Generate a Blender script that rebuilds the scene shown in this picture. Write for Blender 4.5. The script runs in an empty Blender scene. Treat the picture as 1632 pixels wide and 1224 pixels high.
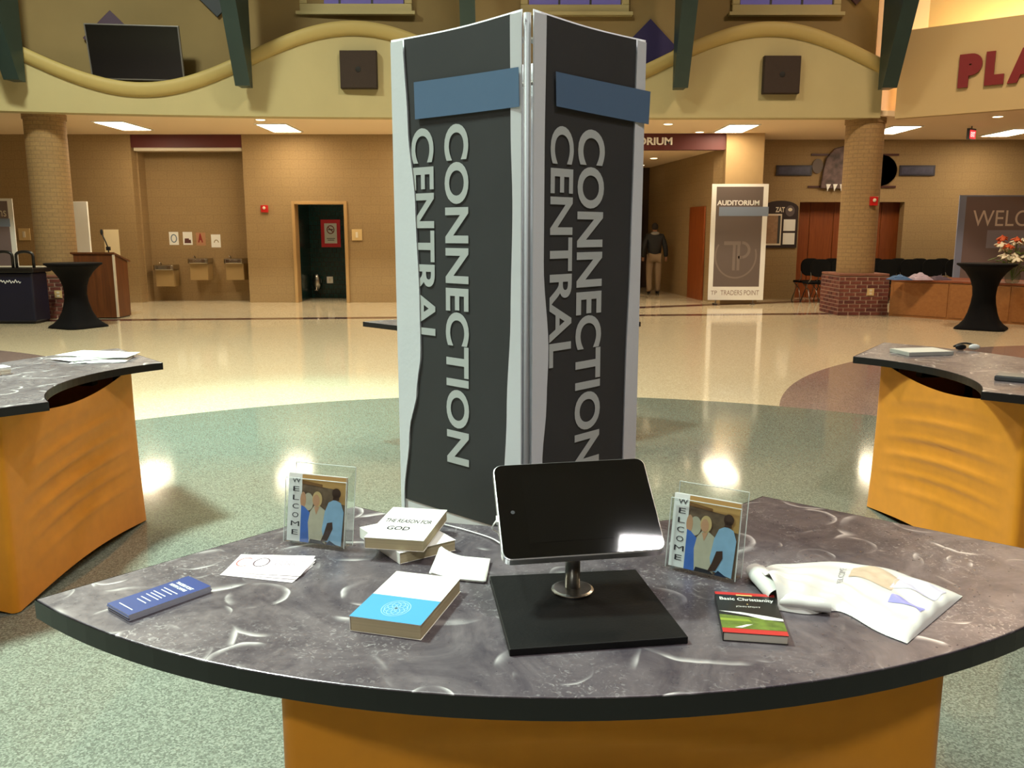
import bpy, math, random
from mathutils import Vector, Matrix
random.seed(7)
C = bpy.context.scene.collection
sin, cos, pi = math.sin, math.cos, math.pi

def lin(c):
    return tuple(((v/255)/12.92 if v/255 <= .04045 else ((v/255+.055)/1.055)**2.4) for v in c)

# ------------------------------------------------------------------ camera, world, lights, exposure
F = 1350.0; PITCH = math.atan(242/F); CAMH = 1.6
cd = bpy.data.cameras.new('camera'); cam = bpy.data.objects.new('camera', cd); C.objects.link(cam)
cd.sensor_width = 36; cd.lens = F/1632*36; cd.clip_start = .05; cd.clip_end = 200
cam.location = (0, 0, CAMH); cam.rotation_euler = (pi/2-PITCH, 0, 0)
sc = bpy.context.scene; sc.camera = cam
w = bpy.data.worlds.new('world'); sc.world = w; w.use_nodes = True
w.node_tree.nodes['Background'].inputs[0].default_value = (.10, .11, .16, 1)
w.node_tree.nodes['Background'].inputs[1].default_value = .3
vs = sc.view_settings; vs.view_transform = 'Standard'; vs.look = 'None'; vs.gamma = 1; vs.use_curve_mapping = False
vs.exposure = 0.0
CEIL = 9.2
HIGH_LAMPS = [  # high bay lamps of the atrium: x, y, watts, colour, size, beam spread in degrees
    (-6.5, 10.5, 640, (.96, 1.0, .78), 1.1, 165), (-4.4, 3.4, 860, (.80, 1.0, .88), 1.1, 100), (0.0, 11.0, 330, (1, .90, .68), 1.1, 150),
    (2.1, .62, 120, (1, .96, .95), .5, 105), (7.0, 11.0, 400, (1, .75, .52), 1.1, 155), (7.5, 3.5, 40, (1, .80, .55), 1.1, 150), (-2.0, -5.0, 330, (.98, 1.0, .98), 1.1, 150),
]
for i, (x, y, e, col, sz, spr) in enumerate(HIGH_LAMPS):
    ld = bpy.data.lights.new('high_bay_light', 'AREA'); ld.shape = 'SQUARE'; ld.size = sz; ld.spread = math.radians(spr); ld.energy = e; ld.color = col
    lo = bpy.data.objects.new('high_bay_light', ld); C.objects.link(lo); lo.location = (x, y, CEIL-.36)
sd = bpy.data.lights.new('floor_spot_light', 'SPOT'); sd.energy = 3800; sd.color = (.38, 1.0, .95); sd.spot_size = math.radians(30); sd.spot_blend = 1; sd.shadow_soft_size = .1
so = bpy.data.objects.new('floor_spot_light', sd); C.objects.link(so); so.location = (-2.6, 8.6, CEIL-.45)
so.rotation_euler = (Vector((-2.0, 7.5, 0))-so.location).to_track_quat('-Z', 'Y').to_euler()

# ------------------------------------------------------------------ helpers
def ray(px, py):
    c, s = cos(PITCH), sin(PITCH); b = 612-py
    return Vector((px-816, F*c+b*s, -F*s+b*c))
def atZ(px, py, z):
    r = ray(px, py); return r*((z-CAMH)/r.z)+Vector((0, 0, CAMH))
def atY(px, py, y):
    r = ray(px, py); return r*(y/r.y)+Vector((0, 0, CAMH))
def V(*a): return Vector(a)

def nd(nt, t, **kw):
    n = nt.nodes.new(t)
    for k, v in kw.items(): setattr(n, k, v)
    return n
MATS = {}
def mat(name, col, rough=.6, metal=0, var=0, scale=6, bump=0, bscale=None, spec=.5, emit=None, estr=0, sheen=0, coat=0, trans=0, stretch=None):
    if name in MATS: return MATS[name]
    m = bpy.data.materials.new(name); m.use_nodes = True; nt = m.node_tree; b = nt.nodes['Principled BSDF']
    c = lin(col); b.inputs['Base Color'].default_value = (*c, 1); b.inputs['Roughness'].default_value = rough
    b.inputs['Metallic'].default_value = metal; b.inputs['Specular IOR Level'].default_value = spec
    if sheen: b.inputs['Sheen Weight'].default_value = sheen
    if coat: b.inputs['Coat Weight'].default_value = coat
    if emit: b.inputs['Emission Color'].default_value = (*lin(emit), 1); b.inputs['Emission Strength'].default_value = estr
    if var or bump:
        tc = nd(nt, 'ShaderNodeTexCoord'); mp = nd(nt, 'ShaderNodeMapping'); nt.links.new(tc.outputs['Object'], mp.inputs[0])
        if stretch: mp.inputs['Scale'].default_value = stretch
        no = nd(nt, 'ShaderNodeTexNoise'); no.inputs['Scale'].default_value = scale; no.inputs['Detail'].default_value = 4
        nt.links.new(mp.outputs[0], no.inputs['Vector'])
    if var:
        r = nd(nt, 'ShaderNodeValToRGB'); r.color_ramp.elements[0].position = .3; r.color_ramp.elements[1].position = .7
        r.color_ramp.elements[0].color = (*[x*(1-var) for x in c], 1); r.color_ramp.elements[1].color = (*[min(1, x*(1+var)) for x in c], 1)
        nt.links.new(no.outputs['Fac'], r.inputs[0]); nt.links.new(r.outputs[0], b.inputs['Base Color'])
    if bump:
        bn = nd(nt, 'ShaderNodeBump'); bn.inputs['Strength'].default_value = bump; bn.inputs['Distance'].default_value = .01
        n2 = no
        if bscale:
            n2 = nd(nt, 'ShaderNodeTexNoise'); n2.inputs['Scale'].default_value = bscale; nt.links.new(mp.outputs[0], n2.inputs['Vector'])
        nt.links.new(n2.outputs['Fac'], bn.inputs['Height']); nt.links.new(bn.outputs[0], b.inputs['Normal'])
    MATS[name] = m; return m

class MB:
    def __init__(s): s.v = []; s.f = []; s.m = []
    def add(s, vs, fs, mi=0):
        o = len(s.v); s.v += [tuple(q) for q in vs]; s.f += [tuple(i+o for i in f) for f in fs]; s.m += [mi]*len(fs); return s
    def box(s, x, y, z, sx, sy, sz, mi=0, M=None):
        vs = [Vector((x+a*sx/2, y+b*sy/2, z+c*sz/2)) for c in (-1, 1) for b in (-1, 1) for a in (-1, 1)]
        if M: vs = [M@q for q in vs]
        return s.add(vs, [(0, 2, 3, 1), (4, 5, 7, 6), (0, 1, 5, 4), (2, 6, 7, 3), (0, 4, 6, 2), (1, 3, 7, 5)], mi)
    def bb(s, x0, x1, y0, y1, z0, z1, mi=0):
        return s.box((x0+x1)/2, (y0+y1)/2, (z0+z1)/2, x1-x0, y1-y0, z1-z0, mi)
    def prism(s, poly, z0, z1, mi=0, M=None, fn=None):
        n = len(poly); vs = [Vector((x, y, z0)) for x, y in poly]+[Vector((x, y, z1)) for x, y in poly]
        if fn: vs = [fn(*q) for q in vs]
        if M: vs = [M@q for q in vs]
        return s.add(vs, [tuple(range(n-1, -1, -1)), tuple(range(n, 2*n))]+[(i, (i+1) % n, n+(i+1) % n, n+i) for i in range(n)], mi)
    def poly(s, pts, mi=0): return s.add(pts, [tuple(range(len(pts)))], mi)
    def tube(s, path, r, n=8, mi=0, caps=True, closed=False):
        path = [Vector(p) for p in path]; rs = r if isinstance(r, (list, tuple)) else [r]*len(path)
        vs = []; k = len(path); up = None
        for i, p in enumerate(path):
            if closed: t = (path[(i+1) % k]-path[i-1]).normalized()
            else: t = (path[min(i+1, k-1)]-path[max(i-1, 0)]).normalized()
            if up is None: up = Vector((0, 0, 1)) if abs(t.z) < .9 else Vector((1, 0, 0))
            a = t.cross(up).normalized(); b = a.cross(t).normalized(); up = b
            vs += [p+(a*cos(2*pi*j/n)+b*sin(2*pi*j/n))*rs[i] for j in range(n)]
        fs = []
        for i in range(k if closed else k-1):
            i2 = (i+1) % k
            fs += [(i*n+j, i*n+(j+1) % n, i2*n+(j+1) % n, i2*n+j) for j in range(n)]
        if caps and not closed: fs += [tuple(range(n-1, -1, -1)), tuple((k-1)*n+j for j in range(n))]
        return s.add(vs, fs, mi)
    def lathe(s, prof, n=24, mi=0, c=(0, 0, 0), mod=None, M=None):
        vs = []
        for (r, z) in prof:
            for j in range(n):
                a = 2*pi*j/n; rr = r*(mod(a, z) if mod else 1); vs.append(Vector((c[0]+rr*cos(a), c[1]+rr*sin(a), c[2]+z)))
        if M: vs = [M@q for q in vs]
        k = len(prof); fs = [(i*n+j, i*n+(j+1) % n, (i+1)*n+(j+1) % n, (i+1)*n+j) for i in range(k-1) for j in range(n)]
        fs += [tuple(range(n-1, -1, -1)), tuple((k-1)*n+j for j in range(n))]
        return s.add(vs, fs, mi)
    def ell(s, c, r, n=12, k=8, mi=0, M=None):
        prof = [(max(.001, sin(pi*i/k)), -cos(pi*i/k)) for i in range(k+1)]
        S = Matrix.Translation(c)@(M or Matrix.Identity(4))@Matrix.Diagonal((*r, 1))
        return s.lathe(prof, n, mi, M=S)
    def grid(s, fn, nu, nv, mi=0, two=None):
        vs = [fn(i/nu, j/nv) for j in range(nv+1) for i in range(nu+1)]
        fs = [(j*(nu+1)+i, j*(nu+1)+i+1, (j+1)*(nu+1)+i+1, (j+1)*(nu+1)+i) for j in range(nv) for i in range(nu)]
        return s.add(vs, fs, mi)
    def mesh(s, name, mats, smooth=False):
        me = bpy.data.meshes.new(name); me.from_pydata(s.v, [], s.f)
        for m in (mats if isinstance(mats, (list, tuple)) else [mats]): me.materials.append(m)
        me.polygons.foreach_set('material_index', s.m)
        if smooth: me.polygons.foreach_set('use_smooth', [True]*len(s.f))
        me.update(); return me
    def build(s, name, mats, parent=None, local=False, smooth=False, bevel=0, seg=2, solid=0):
        if parent and not local:
            r = parent
            while r.parent: r = r.parent
            I = (Matrix.Translation(r.location)@r.rotation_euler.to_matrix().to_4x4()).inverted()
            s.v = [tuple(I@Vector(q)) for q in s.v]
        o = bpy.data.objects.new(name, s.mesh(name, mats, smooth)); C.objects.link(o)
        if parent: o.parent = parent
        if solid:
            q = o.modifiers.new('solid', 'SOLIDIFY'); q.thickness = solid; q.offset = 0
        if bevel:
            q = o.modifiers.new('bevel', 'BEVEL'); q.width = bevel; q.segments = seg; q.limit_method = 'ANGLE'; q.angle_limit = .7
        return o

def tag(o, label=None, cat=None, group=None, kind=None):
    if label: o['label'] = label
    if cat: o['category'] = cat
    if group: o['group'] = group
    if kind: o['kind'] = kind
    return o
def thing(name, label, cat, loc=(0, 0, 0), rz=0, group=None):
    o = bpy.data.objects.new(name, None); o.empty_display_size = .1; C.objects.link(o)
    o.location = loc; o.rotation_euler = (0, 0, rz); return tag(o, label, cat, group)
def copytree(o, parent=None):
    c = o.copy(); C.objects.link(c)
    if parent: c.parent = parent
    for ch in o.children: copytree(ch, c)
    return c
def struct(o): o['kind'] = 'structure'; return o

_gl = {}
def glyphs(s, bold=0.0):
    key = (s, bold)
    if key not in _gl:
        cu = bpy.data.curves.new('t', 'FONT'); cu.body = s; cu.resolution_u = 6; cu.offset = bold; cu.fill_mode = 'FRONT'
        o = bpy.data.objects.new('t', cu); C.objects.link(o); bpy.context.view_layer.update()
        me = bpy.data.meshes.new_from_object(o.evaluated_get(bpy.context.evaluated_depsgraph_get()))
        vs = [tuple(v.co) for v in me.vertices]; fs = [tuple(p.vertices) for p in me.polygons]
        bpy.data.objects.remove(o); bpy.data.curves.remove(cu); bpy.data.meshes.remove(me)
        x0 = min(v[0] for v in vs); x1 = max(v[0] for v in vs); y0 = min(v[1] for v in vs); y1 = max(v[1] for v in vs)
        vs = [((v[0]-x0)/(x1-x0), (v[1]-y0)/(y1-y0)) for v in vs]
        _gl[key] = (vs, fs, (x1-x0)/(y1-y0))
    return _gl[key]
def text(mb, s, fn, mi=0, bold=0.012):
    """fn maps glyph box (0..1, 0..1) to a point"""
    vs, fs, _ = glyphs(s, bold); return mb.add([fn(u, v) for u, v in vs], fs, mi)
def textx(mb, s, fn, depth, mi=0, bold=.02):
    """letters with depth: fn(u, v, n)"""
    vs, fs, _ = glyphs(s, bold); n = len(vs)
    ed = {}
    for f in fs:
        for i in range(len(f)):
            e = (f[i], f[(i+1) % len(f)]); ed[e] = 1
    side = [(b, a, a+n, b+n) for (a, b) in ed if (b, a) not in ed]
    return mb.add([fn(u, v, depth) for u, v in vs]+[fn(u, v, 0) for u, v in vs], list(fs)+side, mi)
class Fr:
    """flat frame: origin, x axis, y axis in metres"""
    def __init__(s, o, x, y): s.o = Vector(o); s.x = Vector(x).normalized(); s.y = Vector(y).normalized(); s.n = s.x.cross(s.y)
    def p(s, u, v, n=0): return s.o+s.x*u+s.y*v+s.n*n
    def rect(s, mb, u0, u1, v0, v1, n=0, mi=0): return mb.poly([s.p(u0, v0, n), s.p(u1, v0, n), s.p(u1, v1, n), s.p(u0, v1, n)], mi)
    def slab(s, mb, u0, u1, v0, v1, n0, n1, mi=0):
        q = [s.p(u, v, n) for n in (n0, n1) for v in (v0, v1) for u in (u0, u1)]
        return mb.add(q, [(0, 2, 3, 1), (4, 5, 7, 6), (0, 1, 5, 4), (2, 6, 7, 3), (0, 4, 6, 2), (1, 3, 7, 5)], mi)
    def pl(s, mb, pts, n=0, mi=0): return mb.poly([s.p(u, v, n) for u, v in pts], mi)
    def el(s, mb, u, v, a, b, n=0, mi=0, k=20): return mb.poly([s.p(u+a*cos(2*pi*i/k), v+b*sin(2*pi*i/k), n) for i in range(k)], mi)
    def ring(s, mb, u, v, a, b, w, n=0, mi=0, k=32, t0=0, t1=2*pi):
        vs = []
        for i in range(k+1):
            t = t0+(t1-t0)*i/k; vs += [s.p(u+a*cos(t), v+b*sin(t), n), s.p(u+(a-w)*cos(t), v+(b-w)*sin(t), n)]
        return mb.add(vs, [(2*i, 2*i+2, 2*i+3, 2*i+1) for i in range(k)], mi)
    def text(s, mb, t, u0, u1, v0, v1, n=0, mi=0, bold=.012):
        return text(mb, t, lambda a, b: s.p(u0+(u1-u0)*a, v0+(v1-v0)*b, n), mi, bold)
def rr(w, h, r, n=5):
    o = []
    for (sx, sy, a0) in ((1, 1, 0), (-1, 1, pi/2), (-1, -1, pi), (1, -1, 1.5*pi)):
        o += [(sx*(w/2-r)+r*cos(a0+pi/2*i/n), sy*(h/2-r)+r*sin(a0+pi/2*i/n)) for i in range(n+1)]
    return o

# ------------------------------------------------------------------ special materials
def floor_mat():
    m = bpy.data.materials.new('terrazzo_floor'); m.use_nodes = True; nt = m.node_tree; b = nt.nodes['Principled BSDF']; L = nt.links.new
    g = nd(nt, 'ShaderNodeNewGeometry'); sx = nd(nt, 'ShaderNodeSeparateXYZ'); L(g.outputs['Position'], sx.inputs[0])
    def mt(op, a, bb=None, cc=None):
        n = nd(nt, 'ShaderNodeMath', operation=op)
        for i, q in enumerate((a, bb, cc)):
            if q is None: continue
            if isinstance(q, (int, float)): n.inputs[i].default_value = q
            else: L(q, n.inputs[i])
        return n.outputs[0]
    X, Y = sx.outputs[0], sx.outputs[1]
    def circ(cx, cy, r):
        dx = mt('SUBTRACT', X, cx); dy = mt('SUBTRACT', Y, cy)
        return mt('LESS_THAN', mt('ADD', mt('MULTIPLY', dx, dx), mt('MULTIPLY', dy, dy)), r*r)
    def line(x0, y0, x1, y1, hw):
        l = math.hypot(x1-x0, y1-y0); nx, ny = -(y1-y0)/l, (x1-x0)/l
        d = mt('ADD', mt('MULTIPLY', X, nx), mt('MULTIPLY', Y, ny)); return mt('LESS_THAN', mt('ABSOLUTE', mt('SUBTRACT', d, x0*nx+y0*ny)), hw)
    def speck(c0, c1, c2, sc):
        v = nd(nt, 'ShaderNodeTexVoronoi'); v.inputs['Scale'].default_value = sc; L(g.outputs['Position'], v.inputs['Vector'])
        w = nd(nt, 'ShaderNodeSeparateColor'); L(v.outputs['Color'], w.inputs[0])
        r = nd(nt, 'ShaderNodeValToRGB'); e = r.color_ramp.elements; r.color_ramp.interpolation = 'LINEAR'
        e[0].position = .1; e[0].color = (*lin(c0), 1); e[1].position = .9; e[1].color = (*lin(c2), 1); q = e.new(.5); q.color = (*lin(c1), 1)
        L(w.outputs[0], r.inputs[0]); return r.outputs[0]
    def mix(f, a, bb):
        n = nd(nt, 'ShaderNodeMix', data_type='RGBA'); L(f, n.inputs[0]); L(a, n.inputs[6]); L(bb, n.inputs[7]); return n.outputs[2]
    cream = speck((192, 176, 146), (208, 193, 163), (222, 208, 180), 110)
    teal = speck((95, 99, 90), (113, 119, 108), (134, 140, 128), 170)
    mauve = speck((126, 106, 102), (142, 121, 115), (158, 137, 130), 120)
    dark = speck((78, 52, 54), (88, 60, 60), (100, 70, 68), 120)
    col = mix(circ(8.55, 5.82, 6.353), cream, mauve); col = mix(circ(-9.8, 5.82, 6.35), col, mauve)
    col = mix(line(-7.15, 15.64, 6.18, 16.86, .17), col, dark); col = mix(mt('MULTIPLY', line(2.3, 18.1, 5.19, 19.27, .2), mt('GREATER_THAN', X, 1.0)), col, dark)
    col = mix(circ(.105, 2.775, 5.52), col, teal)
    L(col, b.inputs['Base Color'])
    no = nd(nt, 'ShaderNodeTexNoise'); no.inputs['Scale'].default_value = 1.3; L(g.outputs['Position'], no.inputs['Vector'])
    L(mt('MULTIPLY_ADD', no.outputs['Fac'], .06, .06), b.inputs['Roughness'])
    b.inputs['Specular IOR Level'].default_value = .55
    return m
def laminate_mat():
    m = bpy.data.materials.new('swirled_metal_laminate'); m.use_nodes = True; nt = m.node_tree; b = nt.nodes['Principled BSDF']; L = nt.links.new
    tc = nd(nt, 'ShaderNodeTexCoord')
    def arcs(scale, rad, wd, off, mscale, thr):
        mp = nd(nt, 'ShaderNodeMapping'); mp.inputs['Location'].default_value = off; mp.inputs['Scale'].default_value = (1, 1, 0); L(tc.outputs['Object'], mp.inputs[0])
        n0 = nd(nt, 'ShaderNodeTexNoise'); n0.inputs['Scale'].default_value = 5; n0.inputs['Detail'].default_value = 3; L(mp.outputs[0], n0.inputs['Vector'])
        a = nd(nt, 'ShaderNodeVectorMath', operation='SCALE'); a.inputs['Scale'].default_value = .06; L(n0.outputs['Color'], a.inputs[0])
        ad = nd(nt, 'ShaderNodeVectorMath', operation='ADD'); L(mp.outputs[0], ad.inputs[0]); L(a.outputs[0], ad.inputs[1])
        v = nd(nt, 'ShaderNodeTexVoronoi', voronoi_dimensions='2D'); v.inputs['Scale'].default_value = scale; L(ad.outputs[0], v.inputs['Vector'])
        r = nd(nt, 'ShaderNodeValToRGB'); e = r.color_ramp.elements; e[0].position = rad-wd; e[0].color = (0, 0, 0, 1); e[1].position = rad+wd*.25; e[1].color = (0, 0, 0, 1)
        q = e.new(rad); q.color = (1, 1, 1, 1); L(v.outputs['Distance'], r.inputs[0])
        n = nd(nt, 'ShaderNodeTexNoise'); n.inputs['Scale'].default_value = mscale; n.inputs['Detail'].default_value = 2; L(mp.outputs[0], n.inputs['Vector'])
        r2 = nd(nt, 'ShaderNodeValToRGB'); e = r2.color_ramp.elements; e[0].position = thr; e[1].position = thr+.12; e[0].color = (0, 0, 0, 1); e[1].color = (1, 1, 1, 1); L(n.outputs['Fac'], r2.inputs[0])
        mu = nd(nt, 'ShaderNodeMath', operation='MULTIPLY'); L(r.outputs[0], mu.inputs[0]); L(r2.outputs[0], mu.inputs[1]); return mu.outputs[0]
    a1 = arcs(3.0, .36, .075, (.3, .1, 0), 6, .50); a2 = arcs(5.2, .30, .08, (2.2, 5.1, 0), 8, .50); a3 = arcs(1.9, .44, .03, (7.2, 3.1, 0), 5, .49); a4 = arcs(6.3, .28, .06, (5.1, 9.7, 0), 6, .54)  # laminate's swirl arcs, with their specular highlights painted into the base colour
    def mxx(p, q):
        n = nd(nt, 'ShaderNodeMath', operation='MAXIMUM'); L(p, n.inputs[0]); L(q, n.inputs[1]); return n.outputs[0]
    am = mxx(mxx(a1, a2), mxx(a3, a4)); ga = nd(nt, 'ShaderNodeMath', operation='POWER'); L(am, ga.inputs[0]); ga.inputs[1].default_value = 2.0
    n1 = nd(nt, 'ShaderNodeTexNoise'); n1.inputs['Scale'].default_value = 5; n1.inputs['Detail'].default_value = 10; n1.inputs['Roughness'].default_value = .7; n1.inputs['Distortion'].default_value = 1.5
    L(tc.outputs['Object'], n1.inputs['Vector'])
    r = nd(nt, 'ShaderNodeValToRGB'); e = r.color_ramp.elements; e[0].position = .34; e[1].position = .74
    e[0].color = (*lin((80, 73, 81)), 1); e[1].color = (*lin((138, 129, 132)), 1); L(n1.outputs['Fac'], r.inputs[0])
    v9 = nd(nt, 'ShaderNodeTexNoise'); v9.inputs['Scale'].default_value = 70; v9.inputs['Detail'].default_value = 4; v9.inputs['Distortion'].default_value = 2.0; L(tc.outputs['Object'], v9.inputs['Vector'])
    n9 = nd(nt, 'ShaderNodeTexNoise'); n9.inputs['Scale'].default_value = 4.5; L(tc.outputs['Object'], n9.inputs['Vector'])
    r9 = nd(nt, 'ShaderNodeValToRGB'); e = r9.color_ramp.elements; e[0].position = .56; e[1].position = .72; e[0].color = (0, 0, 0, 1); e[1].color = (1, 1, 1, 1); L(v9.outputs['Fac'], r9.inputs[0])
    r8 = nd(nt, 'ShaderNodeValToRGB'); e = r8.color_ramp.elements; e[0].position = .46; e[1].position = .66; e[0].color = (0, 0, 0, 1); e[1].color = (.42, .42, .42, 1); L(n9.outputs['Fac'], r8.inputs[0]); e[0].position = .40; e[1].position = .60
    m9 = nd(nt, 'ShaderNodeMath', operation='MULTIPLY'); L(r9.outputs[0], m9.inputs[0]); L(r8.outputs[0], m9.inputs[1])
    mix = nd(nt, 'ShaderNodeMix', data_type='RGBA'); L(mxx(ga.outputs[0], m9.outputs[0]), mix.inputs[0]); L(r.outputs[0], mix.inputs[6]); mix.inputs[7].default_value = (*lin((236, 232, 232)), 1)
    L(mix.outputs[2], b.inputs['Base Color'])
    b.inputs['Metallic'].default_value = .45; b.inputs['Roughness'].default_value = .26
    n2 = nd(nt, 'ShaderNodeTexNoise'); n2.inputs['Scale'].default_value = 60; L(tc.outputs['Object'], n2.inputs['Vector'])
    mm = nd(nt, 'ShaderNodeMath', operation='MULTIPLY_ADD'); L(n2.outputs['Fac'], mm.inputs[0]); mm.inputs[1].default_value = .25; mm.inputs[2].default_value = .2; L(mm.outputs[0], b.inputs['Roughness'])
    bn = nd(nt, 'ShaderNodeBump'); bn.inputs['Strength'].default_value = .03; bn.inputs['Distance'].default_value = .002; L(n2.outputs['Fac'], bn.inputs['Height']); L(bn.outputs[0], b.inputs['Normal'])
    return m
def masonry_mat(name, c1, c2, cm, bw, bh, mortar=.01, radial=False, rough=.8, bump=.3, blend=0.0):
    m = bpy.data.materials.new(name); m.use_nodes = True; nt = m.node_tree; b = nt.nodes['Principled BSDF']; L = nt.links.new
    tc = nd(nt, 'ShaderNodeTexCoord'); sx = nd(nt, 'ShaderNodeSeparateXYZ'); L(tc.outputs['Object'], sx.inputs[0]); cb = nd(nt, 'ShaderNodeCombineXYZ')
    if radial:
        a = nd(nt, 'ShaderNodeMath', operation='ARCTAN2'); L(sx.outputs[1], a.inputs[0]); L(sx.outputs[0], a.inputs[1])
        k = nd(nt, 'ShaderNodeMath', operation='MULTIPLY'); L(a.outputs[0], k.inputs[0]); k.inputs[1].default_value = radial; L(k.outputs[0], cb.inputs[0])
    else:
        a = nd(nt, 'ShaderNodeMath', operation='ADD'); L(sx.outputs[0], a.inputs[0]); L(sx.outputs[1], a.inputs[1]); L(a.outputs[0], cb.inputs[0])
    L(sx.outputs[2], cb.inputs[1])
    t = nd(nt, 'ShaderNodeTexBrick'); L(cb.outputs[0], t.inputs['Vector']); t.inputs['Scale'].default_value = 1
    t.inputs['Brick Width'].default_value = bw; t.inputs['Row Height'].default_value = bh; t.inputs['Mortar Size'].default_value = mortar; t.inputs['Mortar Smooth'].default_value = .3
    t.inputs['Color1'].default_value = (*lin(c1), 1); t.inputs['Color2'].default_value = (*lin(c2), 1); t.inputs['Mortar'].default_value = (*lin(cm), 1)
    n = nd(nt, 'ShaderNodeTexNoise'); n.inputs['Scale'].default_value = 30; L(tc.outputs['Object'], n.inputs['Vector'])
    mx = nd(nt, 'ShaderNodeMix', data_type='RGBA', blend_type='MULTIPLY'); mx.inputs[0].default_value = .35; L(t.outputs['Color'], mx.inputs[6]); L(n.outputs['Fac'], mx.inputs[7])
    L(mx.outputs[2], b.inputs['Base Color']); b.inputs['Roughness'].default_value = rough
    bn = nd(nt, 'ShaderNodeBump'); bn.inputs['Strength'].default_value = bump; bn.inputs['Distance'].default_value = .01; bn.invert = True
    L(t.outputs['Fac'], bn.inputs['Height']); L(bn.outputs[0], b.inputs['Normal'])
    return m
def wood_mat(name, c1, c2, axis=0, rough=.45):
    m = bpy.data.materials.new(name); m.use_nodes = True; nt = m.node_tree; b = nt.nodes['Principled BSDF']; L = nt.links.new
    tc = nd(nt, 'ShaderNodeTexCoord'); mp = nd(nt, 'ShaderNodeMapping'); s = [14, 14, 14]; s[axis] = 1.2; mp.inputs['Scale'].default_value = s; L(tc.outputs['Object'], mp.inputs[0])
    n = nd(nt, 'ShaderNodeTexNoise'); n.inputs['Scale'].default_value = 1.5; n.inputs['Detail'].default_value = 6; n.inputs['Distortion'].default_value = .6; L(mp.outputs[0], n.inputs['Vector'])
    r = nd(nt, 'ShaderNodeValToRGB'); e = r.color_ramp.elements; e[0].position = .3; e[1].position = .7; e[0].color = (*lin(c1), 1); e[1].color = (*lin(c2), 1)
    L(n.outputs['Fac'], r.inputs[0]); L(r.outputs[0], b.inputs['Base Color']); b.inputs['Roughness'].default_value = rough; return m
def clear_mat(name, tint=(245, 250, 250), refl=.12, rough=.03):
    m = bpy.data.materials.new(name); m.use_nodes = True; nt = m.node_tree; nt.nodes.remove(nt.nodes['Principled BSDF']); L = nt.links.new
    t = nd(nt, 'ShaderNodeBsdfTransparent'); t.inputs[0].default_value = (*lin(tint), 1); g = nd(nt, 'ShaderNodeBsdfGlossy'); g.inputs['Roughness'].default_value = rough
    f = nd(nt, 'ShaderNodeLayerWeight'); f.inputs['Blend'].default_value = .5; pw = nd(nt, 'ShaderNodeMath', operation='POWER'); L(f.outputs['Facing'], pw.inputs[0]); pw.inputs[1].default_value = 4
    x = nd(nt, 'ShaderNodeMixShader'); a = nd(nt, 'ShaderNodeMath', operation='MULTIPLY_ADD'); L(pw.outputs[0], a.inputs[0]); a.inputs[1].default_value = .6; a.inputs[2].default_value = refl*.4
    L(a.outputs[0], x.inputs[0]); L(t.outputs[0], x.inputs[1]); L(g.outputs[0], x.inputs[2]); L(x.outputs[0], nt.nodes['Material Output'].inputs[0]); return m

M_floor = floor_mat(); M_lam = laminate_mat()
M_block = masonry_mat('tan_block_wall', (168, 140, 98), (165, 137, 96), (159, 132, 92), .4, .2, .008, bump=.08)
M_colbrick = masonry_mat('tan_brick_shaft', (172, 140, 94), (164, 132, 90), (154, 125, 86), .2, .075, .012, radial=.36, bump=.2)
M_teal_tile = masonry_mat('teal_wall_tile', (22, 62, 62), (18, 54, 56), (14, 36, 38), .11, .11, .006, rough=.25, bump=.2)
M_bulk = mat('cream_bulkhead_paint', (182, 170, 126), .75, var=.03, scale=1.5)
M_upper = mat('olive_tan_plaster', (142, 122, 82), .85, var=.05, scale=1.2)
M_mould = mat('ochre_moulding_paint', (178, 158, 98), .6)
M_soffit = mat('warm_soffit_paint', (240, 218, 184), .8)
M_strut = mat('dark_green_steel', (40, 60, 58), .4, var=.08, scale=2)
M_maroon = mat('maroon_header_paint', (88, 30, 30), .55)
M_white = mat('white_paint', (235, 235, 232), .5)
M_offwhite = mat('off_white', (220, 210, 190), .6)
M_black = mat('black_plastic', (18, 18, 19), .35)
M_matte_black = mat('matte_black', (14, 14, 15), .7)
M_dkgrey = mat('dark_grey', (58, 57, 58), .6)
M_chrome = mat('brushed_steel', (190, 188, 184), .25, metal=1)
M_steel = mat('satin_steel', (150, 146, 140), .35, metal=1)
M_orange = mat('orange_stretch_fabric', (224, 142, 6), .75, var=.05, scale=14, sheen=.2)
M_edge = mat('black_edge_band', (15, 14, 16), .4)
M_print = mat('charcoal_banner_print', (52, 52, 53), .65, var=.05, scale=10)
M_banner_white = mat('white_banner_fabric', (214, 216, 220), .7, bump=.05, bscale=60)
M_letter = mat('pale_grey_print', (186, 190, 188), .6)
M_tape = mat('dusty_blue_tape', (86, 112, 142), .55)
M_lampwhite = mat('ceiling_panel_glow', (255, 250, 240), .5, emit=(255, 234, 198), estr=26)
M_downglow = mat('downlight_glow', (255, 250, 240), .5, emit=(255, 228, 180), estr=7)
M_paper = mat('white_paper', (238, 238, 234), .6)
M_pages = mat('page_edges', (196, 182, 146), .8, var=.12, scale=3, stretch=(1, 1, 160))
M_ink = mat('dark_ink', (40, 38, 44), .6)
M_inkwhite = mat('white_ink', (232, 236, 240), .6)
M_wood = wood_mat('honey_wood', (150, 96, 48), (164, 108, 56))
M_woodv = wood_mat('lectern_wood', (84, 44, 18), (108, 60, 26), axis=2)
M_doorwood = wood_mat('red_brown_door_wood', (128, 62, 24), (150, 78, 32), axis=2)
M_red = mat('alarm_red', (190, 30, 26), .4)
M_glass = clear_mat('clear_acrylic')
M_almond = mat('almond_plastic', (208, 180, 128), .5)
M_blackcloth = mat('black_spandex', (7, 6, 9), .9, spec=.2)

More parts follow.
